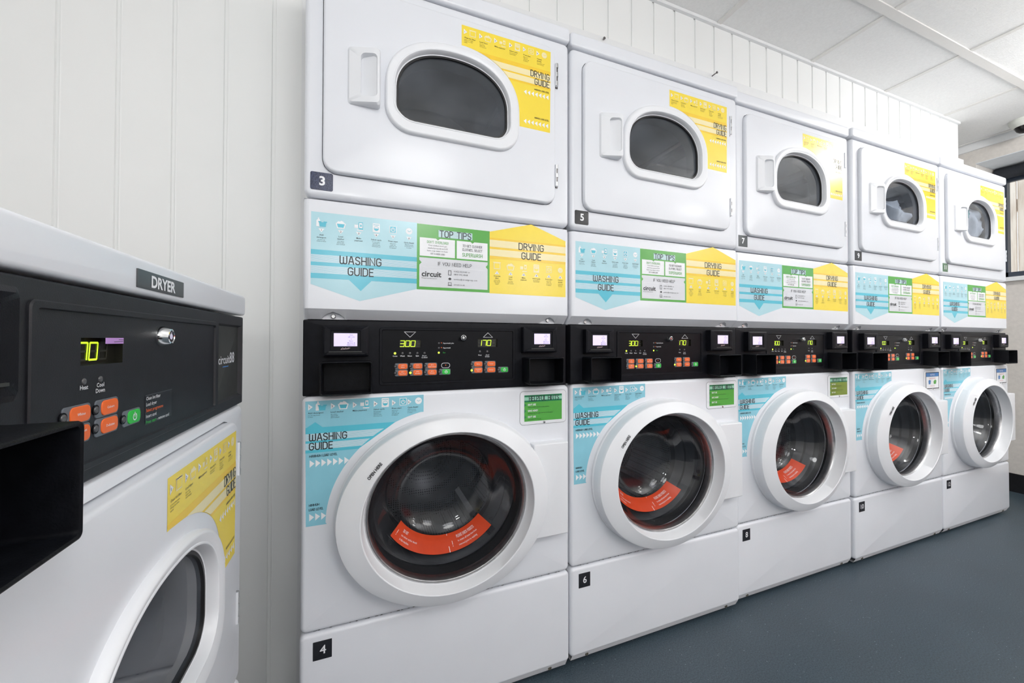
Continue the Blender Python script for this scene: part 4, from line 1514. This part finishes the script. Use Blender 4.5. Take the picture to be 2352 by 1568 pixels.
# ------------------------------------------------------------------ single dryer on the left, facing the aisle
def tumble_dryer():
    dz = -0.975
    root = thing('tumble_dryer', 'white tumble dryer with black control panel in the left foreground', 'dryer', (-0.21, 0.1829, 0), PI / 2)
    shell(root, 0.006, 0.677, 0.03, 0.62, 0.02, 0.975)
    b = MB()
    b.slab(0.0, 0.6785, 0.9805, 1.0175, -0.003, 0.62, 0.0085, 0.0045, 'enamel')
    tc = b.build('top_cover', root)
    b = MB()
    b.slab(0.3005, 0.4045, 0.987, 1.0055, -0.0042, -0.002, 0.0006, 0.0002, 'sign_grey')
    s = Sheet(y=-0.0042)
    s.text('DRYER', 0.354, 0.9902, 0.0122, 'print_white', 1, bold=0.03, res=4, wide=1.05)
    b.add(s.v, s.f, 'print_white')
    b.build('name_plate', tc, recalc=False)
    b = MB()
    loops = []
    for ins, yy in ((0, 0.05), (0, 0.003), (0.0008, 0.0015), (0.002, 0.001)):
        loops.append([(p[0], yy, p[1]) for p in rr(0.003 + ins, 0.679 - ins, 0.8175 + ins, 0.978 - ins, 0.0026 - ins * 0.9)])
    b.loft(loops, 'fascia_sheen')
    holes = [(0.178, 0.533, 0.830, 0.9615), (0.5475, 0.6705, 0.8335, 0.9615)]
    X = [0.005, 0.178, 0.533, 0.5475, 0.6705, 0.677]
    Z = [0.8195, 0.830, 0.8335, 0.9615, 0.976]
    for i in range(5):
        for j in range(4):
            cx, cz = (X[i] + X[i + 1]) / 2, (Z[j] + Z[j + 1]) / 2
            if not any(h[0] < cx < h[1] and h[2] < cz < h[3] for h in holes):
                b.add([(X[i], 0.001, Z[j]), (X[i + 1], 0.001, Z[j]), (X[i + 1], 0.001, Z[j + 1]), (X[i], 0.001, Z[j + 1])], [(0, 1, 2, 3)], 'fascia_sheen')
    b.build('control_fascia', root)
    wins = [(0.231, 0.289, 0.9138, 0.9367)]
    def legend(s):
        for x, t in ((0.2354, ('Heat',)), (0.2564, ('Cool', 'Down'))):
            for i, q in enumerate(t):
                s.text(q, x, 0.8945 - i * 0.0048, 0.0037, 'print_white', 1, bold=0.012, res=2)
    kp, y = keypad(root, 0.1765, 0.5345, 0.8285, 0.963, wins, yf=-0.0012, legend=legend, m0='fascia_sheen', m1='fascia_sheen')
    display(kp, wins[0], '170', y, x_off=-0.006, dw=0.0105, dh=0.0145, pitch=0.0135)
    s = Sheet(y=y)
    s.rect(0.3303, 0.390, 0.8455, 0.8768, 'print_black', 1)
    s.rect(0.3303, 0.390, 0.8765, 0.8769, 'button_grey', 2)
    for i, (t, m) in enumerate((('Clean lint filter', 'print_white'), ('Load dryer', 'print_white'), ('Select programme', 'button_orange'), ('Insert card', 'print_white'))):
        s.text(t, 0.332, 0.8715 - i * 0.0062, 0.0036, m, 2, 'L', bold=0.004)
    wq = s.text('Press start', 0.332, 0.8467, 0.0036, 'button_green', 2, 'L', bold=0.004)
    s.text(' - remove card', 0.332 + wq + 0.0015, 0.8467, 0.0036, 'print_white', 2, 'L', bold=0.004)
    s.build('instruction_label', kp, smooth=False, recalc=False)
    s = Sheet(y=y - 0.0004)
    s.rect(0.2615, 0.289, 0.9315, 0.9368, 'pink_tape', 1)
    s.text('service sticker', 0.2875, 0.933, 0.0012, 'print_black', 2, 'R', res=1) if False else s.line([(0.281, 0.9352), (0.288, 0.9352)], 0.0005, 'print_line', 2)
    s.line([(0.274, 0.9332), (0.2875, 0.9335)], 0.0005, 'print_line', 2)
    s.build('pink_tape', kp, smooth=False, recalc=False)
    for x in (0.2354, 0.2564):
        led(kp, x, 0.901, y, 0, 0.0027)
    key_lock(kp, 0.3605, 0.939, y, r=0.0115, out=0.0105)
    for x, z, t in ((0.2265, 0.8755, ('Whites',)), (0.265, 0.8755, ('Colours',)), (0.2265, 0.8595, ('Permanent', 'Press')), (0.265, 0.8595, ('Delicates',))):
        button(kp, x, z, y, 'button_orange', t, w=0.0325, h=0.0153)
    button(kp, 0.3045, 0.8595, y, 'button_green', 'power', w=0.0305, h=0.0153)
    # sunken badge panel
    b = MB()
    q = lambda e: rr(0.5475 + e, 0.6705 - e, 0.8335 + e, 0.9615 - e, 0.0004)
    L3 = lambda r, yy: [(p[0], yy, p[1]) for p in r]
    b.loft([L3(q(0), 0.001), L3(q(0.003), 0.006)], 'fascia_sheen')
    b.loft([L3(q(0.003), 0.006), L3(q(0.0032), 0.0062)], 'charcoal', cap1=True)
    bp = b.build('badge_panel', root, recalc=False)
    s = Sheet(y=0.0061)
    s.text('circuit', 0.5645, 0.8955, 0.0142, 'print_grey', 1, 'L', bold=0.014, wide=1.12)
    s.text('88', 0.6455, 0.8955, 0.0188, 'print_grey', 1, 'R', bold=0.014, wide=1.0)
    s.rect(0.5645, 0.584, 0.8895, 0.891, 'print_line', 1)
    s.rect(0.585, 0.614, 0.8895, 0.891, 'print_blue', 1)
    s.build('badge', bp, smooth=False, recalc=False)
    card_reader(root, 0.0435, 0.138, 0.8985, 0.9665, (0.066, 0.116, 0.922, 0.951), 0.001)
    open_tray(root, 0.0415, 0.1492, 0.8080, 0.8835, 0.001, 0.0445)
    # front
    b = MB()
    tx = lambda x: 0.0014 + 0.9585 * x
    tz = lambda z: -0.7686 + 0.892 * z
    fn = polar_fn(rr(tx(0.039), tx(0.6295), tz(1.3125), tz(1.7605), 0.030), (0.33, 0.61))
    b.slab(0.002, 0.6785, 0.313, 0.8165, 0.0, 0.03, 0.014, 0.011, 'enamel', hole=((0.33, 0.61), fn), hole_y=0.03)
    b.build('dryer_front', root)
    b = MB()
    b.slab(0.04, 0.64, 1.312, 1.776, 0.0295, 0.0335, 0.03, 0.001, 'enamel', hole=((DC[0], DC[1]), polar_fn(arch(*grow(ARCH_I, 0.045)), DC)), hole_y=0.034)
    do = b.build('door_opening', root)
    door = dryer_door(root, -0.024, 0.013, (0.0225, 0.0))
    for o in [do, door, dryer_drum(root, 0.0)] + list(door.children):
        for v in o.data.vertices:
            v.co.x, v.co.z = tx(v.co.x), tz(v.co.z)
        o.data.update()
    b = MB()
    b.slab(0.002, 0.6785, 0.025, 0.3095, 0.0, 0.03, 0.012, 0.009, 'enamel')
    b.build('lower_panel', root)
    b = MB()
    b.box(0.02, 0.66, 0.05, 0.60, 0.0, 0.03, 'dark_void')  # black block painted as the dark gap below the dryer
    b.build('gap_block', root)
    return root


dryer = tumble_dryer()


# ------------------------------------------------------------------ the room
def struct(o):
    o['kind'] = 'structure'
    return o


XL, XR, YF, YB = -0.90, 3.79, -3.3, 1.62
YW = 1.17          # face of the boarded wall
XE = 3.347         # its right-hand end
ZO = 1.90          # top of the recess that holds the machines
b = MB()
b.box(XL - 0.1, XR + 0.4, YF - 0.1, YB + 0.1, -0.1, 0.0, 'vinyl')
struct(b.build('floor', smooth=False))

# ceiling with tee grid
b = MB()
b.box(XL - 0.1, XR + 0.1, YF - 0.1, YB + 0.1, CEIL, CEIL + 0.1, 'ceiling_tile')
struct(b.build('ceiling', smooth=False))
b = MB()
k = 0
for j in range(-7, 2):
    y = 0.868 + 0.6 * j
    if YF < y < YW:
        b.box(XL, XR, y - 0.016, y + 0.016, CEIL - 0.006, CEIL + 0.002, 'tee_white')
for i in range(-4, 5):
    x = 1.37 + 0.597 * i
    if XL < x < XR:
        b.box(x - 0.011, x + 0.011, YF, YW - 0.01 if x < XE else YB, CEIL - 0.004, CEIL + 0.002, 'tee_white')
b.box(XL, XE, YW - 0.012, YW, CEIL - 0.012, CEIL + 0.002, 'trim_white')
struct(b.build('trim_1', smooth=False))


# boarded wall with a recess for the machines
def boards(mb, x0, x1, z0, z1, phase=-0.221, pitch=0.1052, flip=False):
    k0 = math.floor((x0 - phase) / pitch)
    xs = [phase + pitch * i for i in range(k0, k0 + int((x1 - x0) / pitch) + 3)]
    cuts = [x0] + [x for x in xs if x0 + 0.01 < x < x1 - 0.01] + [x1]
    prof = []
    for i, x in enumerate(cuts):
        if i in (0, len(cuts) - 1):
            prof.append((x, YW))
        else:
            prof += [(x - 0.0075, YW), (x - 0.0058, YW + 0.004), (x + 0.0012, YW + 0.004), (x + 0.0022, YW - 0.0006), (x + 0.0042, YW)]
    mb.loft([[(p[0], p[1], z) for p in prof] for z in (z0, z1)], 'board_white', closed=False)
    for z in (z0, z1):
        mb.add([(x0, YW, z), (x1, YW, z), (x1, YW + 0.06, z), (x0, YW + 0.06, z)], [(0, 1, 2, 3)], 'board_white')
    for x in (x0, x1):
        mb.add([(x, YW, z0), (x, YW + 0.06, z0), (x, YW + 0.06, z1), (x, YW, z1)], [(0, 1, 2, 3)], 'board_white')


b = MB()
boards(b, XL, -0.135, 0.0, CEIL)
boards(b, -0.135, XE, ZO, CEIL)
b.add([(-0.135, YW + 0.06, 0), (-0.135, YB, 0), (-0.135, YB, CEIL), (-0.135, YW + 0.06, CEIL)], [(0, 1, 2, 3)], 'board_white')
b.box(XE - 0.03, XE, YW + 0.06, YB, 0.0, CEIL, 'board_white')
struct(b.build('wall_back', smooth=False, recalc=False))
b = MB()
b.box(-0.158, -0.1345, YW - 0.004, YW + 0.03, 0.0, CEIL, 'trim_white', 0.0)
struct(b.build('trim_2', smooth=False))
b = MB()
b.box(-0.134, 3.394, YW - 0.006, YW + 0.04, 1.93, 2.036, 'trim_white', 0.0)
t3 = struct(b.build('trim_3', smooth=False))
for x, z, l in ((0.806, 2.0255, 0.006), (1.337, 2.027, 0.022)):
    b = MB()
    b.cyl((x, z), 0.0022, YW - 0.006 - l, YW - 0.004, 'hinge_dark', n=10)
    b.cyl((x, z), 0.0046, YW - 0.009 - l, YW - 0.006 - l, 'hinge_dark', n=12)
    b.build('screw', t3)
b = MB()
b.box(XL - 0.1, XR + 0.4, YB, YB + 0.1, 0, CEIL, 'wall_plain')
struct(b.build('wall_rear', smooth=False))
b = MB()
b.box(XL - 0.1, XL, YF, YB, 0, CEIL, 'wall_plain')
struct(b.build('wall_left', smooth=False))
b = MB()
b.box(XL - 0.1, 2.0, YF - 0.1, YF, 0, CEIL, 'wall_plain')
b.box(2.0, XR + 0.4, YF - 0.1, YF, 0, 1.3, 'wall_plain')
b.box(2.0, XR + 0.4, YF - 0.1, YF, 1.3, CEIL, 'wall_plain')
struct(b.build('wall_front', smooth=False))

# end wall with a deep window opening
WY0, WY1, WZ0, WZ1 = -0.9, 1.245, 1.339, 2.1165
XD = 4.12
b = MB()
b.box(XR, XD, YF, WY0, 0, 1.1, 'wall_red_bounce')  # red section added out of view; bounces pink onto the end stacks
b.box(XR, XD, YF, WY0, 1.1, CEIL, 'wall_beige')
b.box(XR, XD, WY1, YB, 0, CEIL, 'wall_beige')
b.box(XR, XD, WY0, WY1, 0, WZ0 - 0.026, 'wall_beige')
b.box(XR, XD, WY0, WY1, WZ1, CEIL, 'wall_beige')
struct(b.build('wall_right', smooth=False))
b = MB()
b.box(XR, XD - 0.002, WY0, WY1, WZ1 - 0.004, WZ1 + 0.0005, 'soffit_grey')
struct(b.build('trim_4', smooth=False))
b = MB()
b.box(XR - 0.014, XR, YF, YB, CEIL - 0.05, CEIL, 'trim_white')
struct(b.build('trim_5', smooth=False))
b = MB()
b.box(XR - 0.022, XR + 0.3, WY0 + 0.001, WY1 - 0.001, WZ0 - 0.026, WZ0 - 0.0005, 'trim_white')
struct(b.build('trim_6', smooth=False))
b = MB()
b.box(XR - 0.012, XR, YF, YB, 0.0, 0.113, 'skirting_black')
struct(b.build('baseboard_right', smooth=False))
b = MB()
fx0, fx1 = 4.07, 4.115
zs, zt_ = WZ0, WZ1 - 0.006
b.box(fx0, fx1, WY1 - 0.048, WY1, zs, zt_, 'frame_blue')
b.box(fx0, fx1, WY0, WY0 + 0.05, zs, zt_, 'frame_blue')
b.box(fx0, fx1, 0.10, 0.15, zs, zt_, 'frame_blue')
b.box(fx0, fx1, WY0, WY1, zs, 1.402, 'frame_blue')
b.box(fx0, fx1, WY0, WY1, 2.03, zt_, 'frame_blue')
b.box(fx0 + 0.012, fx1 - 0.008, WY0, WY1, 2.016, 2.03, 'frame_blue')
win = struct(b.build('window_1', smooth=False))
b = MB()
b.box(fx0 + 0.020, fx0 + 0.026, WY0 + 0.04, WY1 - 0.04, 1.39, 2.03, 'pane_glass')
p = b.build('window_pane', win, smooth=False)
# dark uneven roll along the window, under the soffit
b = MB()
n = 40
rows = []
for i in range(n + 1):
    y = WY0 + 0.01 + (WY1 - WY0 - 0.02) * i / n
    sag = 0.010 * abs(math.sin(i * 0.9)) + 0.006 * math.sin(i * 0.37)
    r = 0.032
    zc = WZ1 - 0.052 + sag * 0.5
    rows.append([(4.035 + r * 0.9 * math.cos(2 * PI * k / 14), y, zc + (r + sag * 0.7) * math.sin(2 * PI * k / 14)) for k in range(14)])
b.loft(rows, 'roll_dark', cap0=True, cap1=True)
bl = b.build('dark_roll', angle=60)
bl['label'] = 'dark rounded roll under the window soffit'
bl['category'] = 'blind'

# timber fence seen through the window
fr = thing('timber_fence', 'pale timber board fence outside behind the window glass', 'fence', (4.95, 0.6, 0.0))
yy = -1.1
first = None
for i in range(17):
    b = MB()
    w_ = 0.142
    x0 = 0.0 if i % 2 else 0.012
    b.box(x0, x0 + 0.02, yy, yy + w_, 0.0, 2.7, 'fence_wood', 0.0)
    b.build('fence_board', fr, smooth=False)
    yy += 0.147
b = MB()
b.box(0.034, 0.08, -1.1, 1.4, 0.5, 0.6, 'fence_wood')
b.box(0.034, 0.08, -1.1, 1.4, 2.0, 2.1, 'fence_wood')
b.build('fence_rail', fr, smooth=False)
b = MB()
b.box(4.2, 6.2, -3, 4, -0.1, 0.0, 'wall_beige')
struct(b.build('ground', smooth=False))

# dome camera on the ceiling
cm = thing('security_camera', 'cream dome security camera on the ceiling by the window', 'camera', (3.665, 1.005, CEIL))
b = MB()
b.loft([[(r * math.cos(2 * PI * i / 40), r * math.sin(2 * PI * i / 40), z) for i in range(40)] for r, z in ((0.062, 0.0), (0.063, -0.010), (0.060, -0.022), (0.050, -0.037), (0.043, -0.043), (0.040, -0.041))], 'cam_cream', cap0=True)
b.cyl((0.05, 0.0), 0.004, -0.030, -0.026, 'hinge_dark', n=8, ax='z')
b.build('housing', cm, angle=50)
b = MB()
b.loft([[(r * math.cos(2 * PI * i / 32), r * math.sin(2 * PI * i / 32), z) for i in range(32)] for r, z in ((0.040, -0.040), (0.039, -0.050), (0.033, -0.064), (0.022, -0.074), (0.008, -0.078))], 'dome_glass', cap1=True)
b.build('dome', cm, angle=70)
b = MB()
b.cyl((0.0, 0.0), 0.018, -0.062, -0.035, 'print_black', n=20, ax='z')
b.build('lens', cm)

bpy.data.objects.remove(_tob)
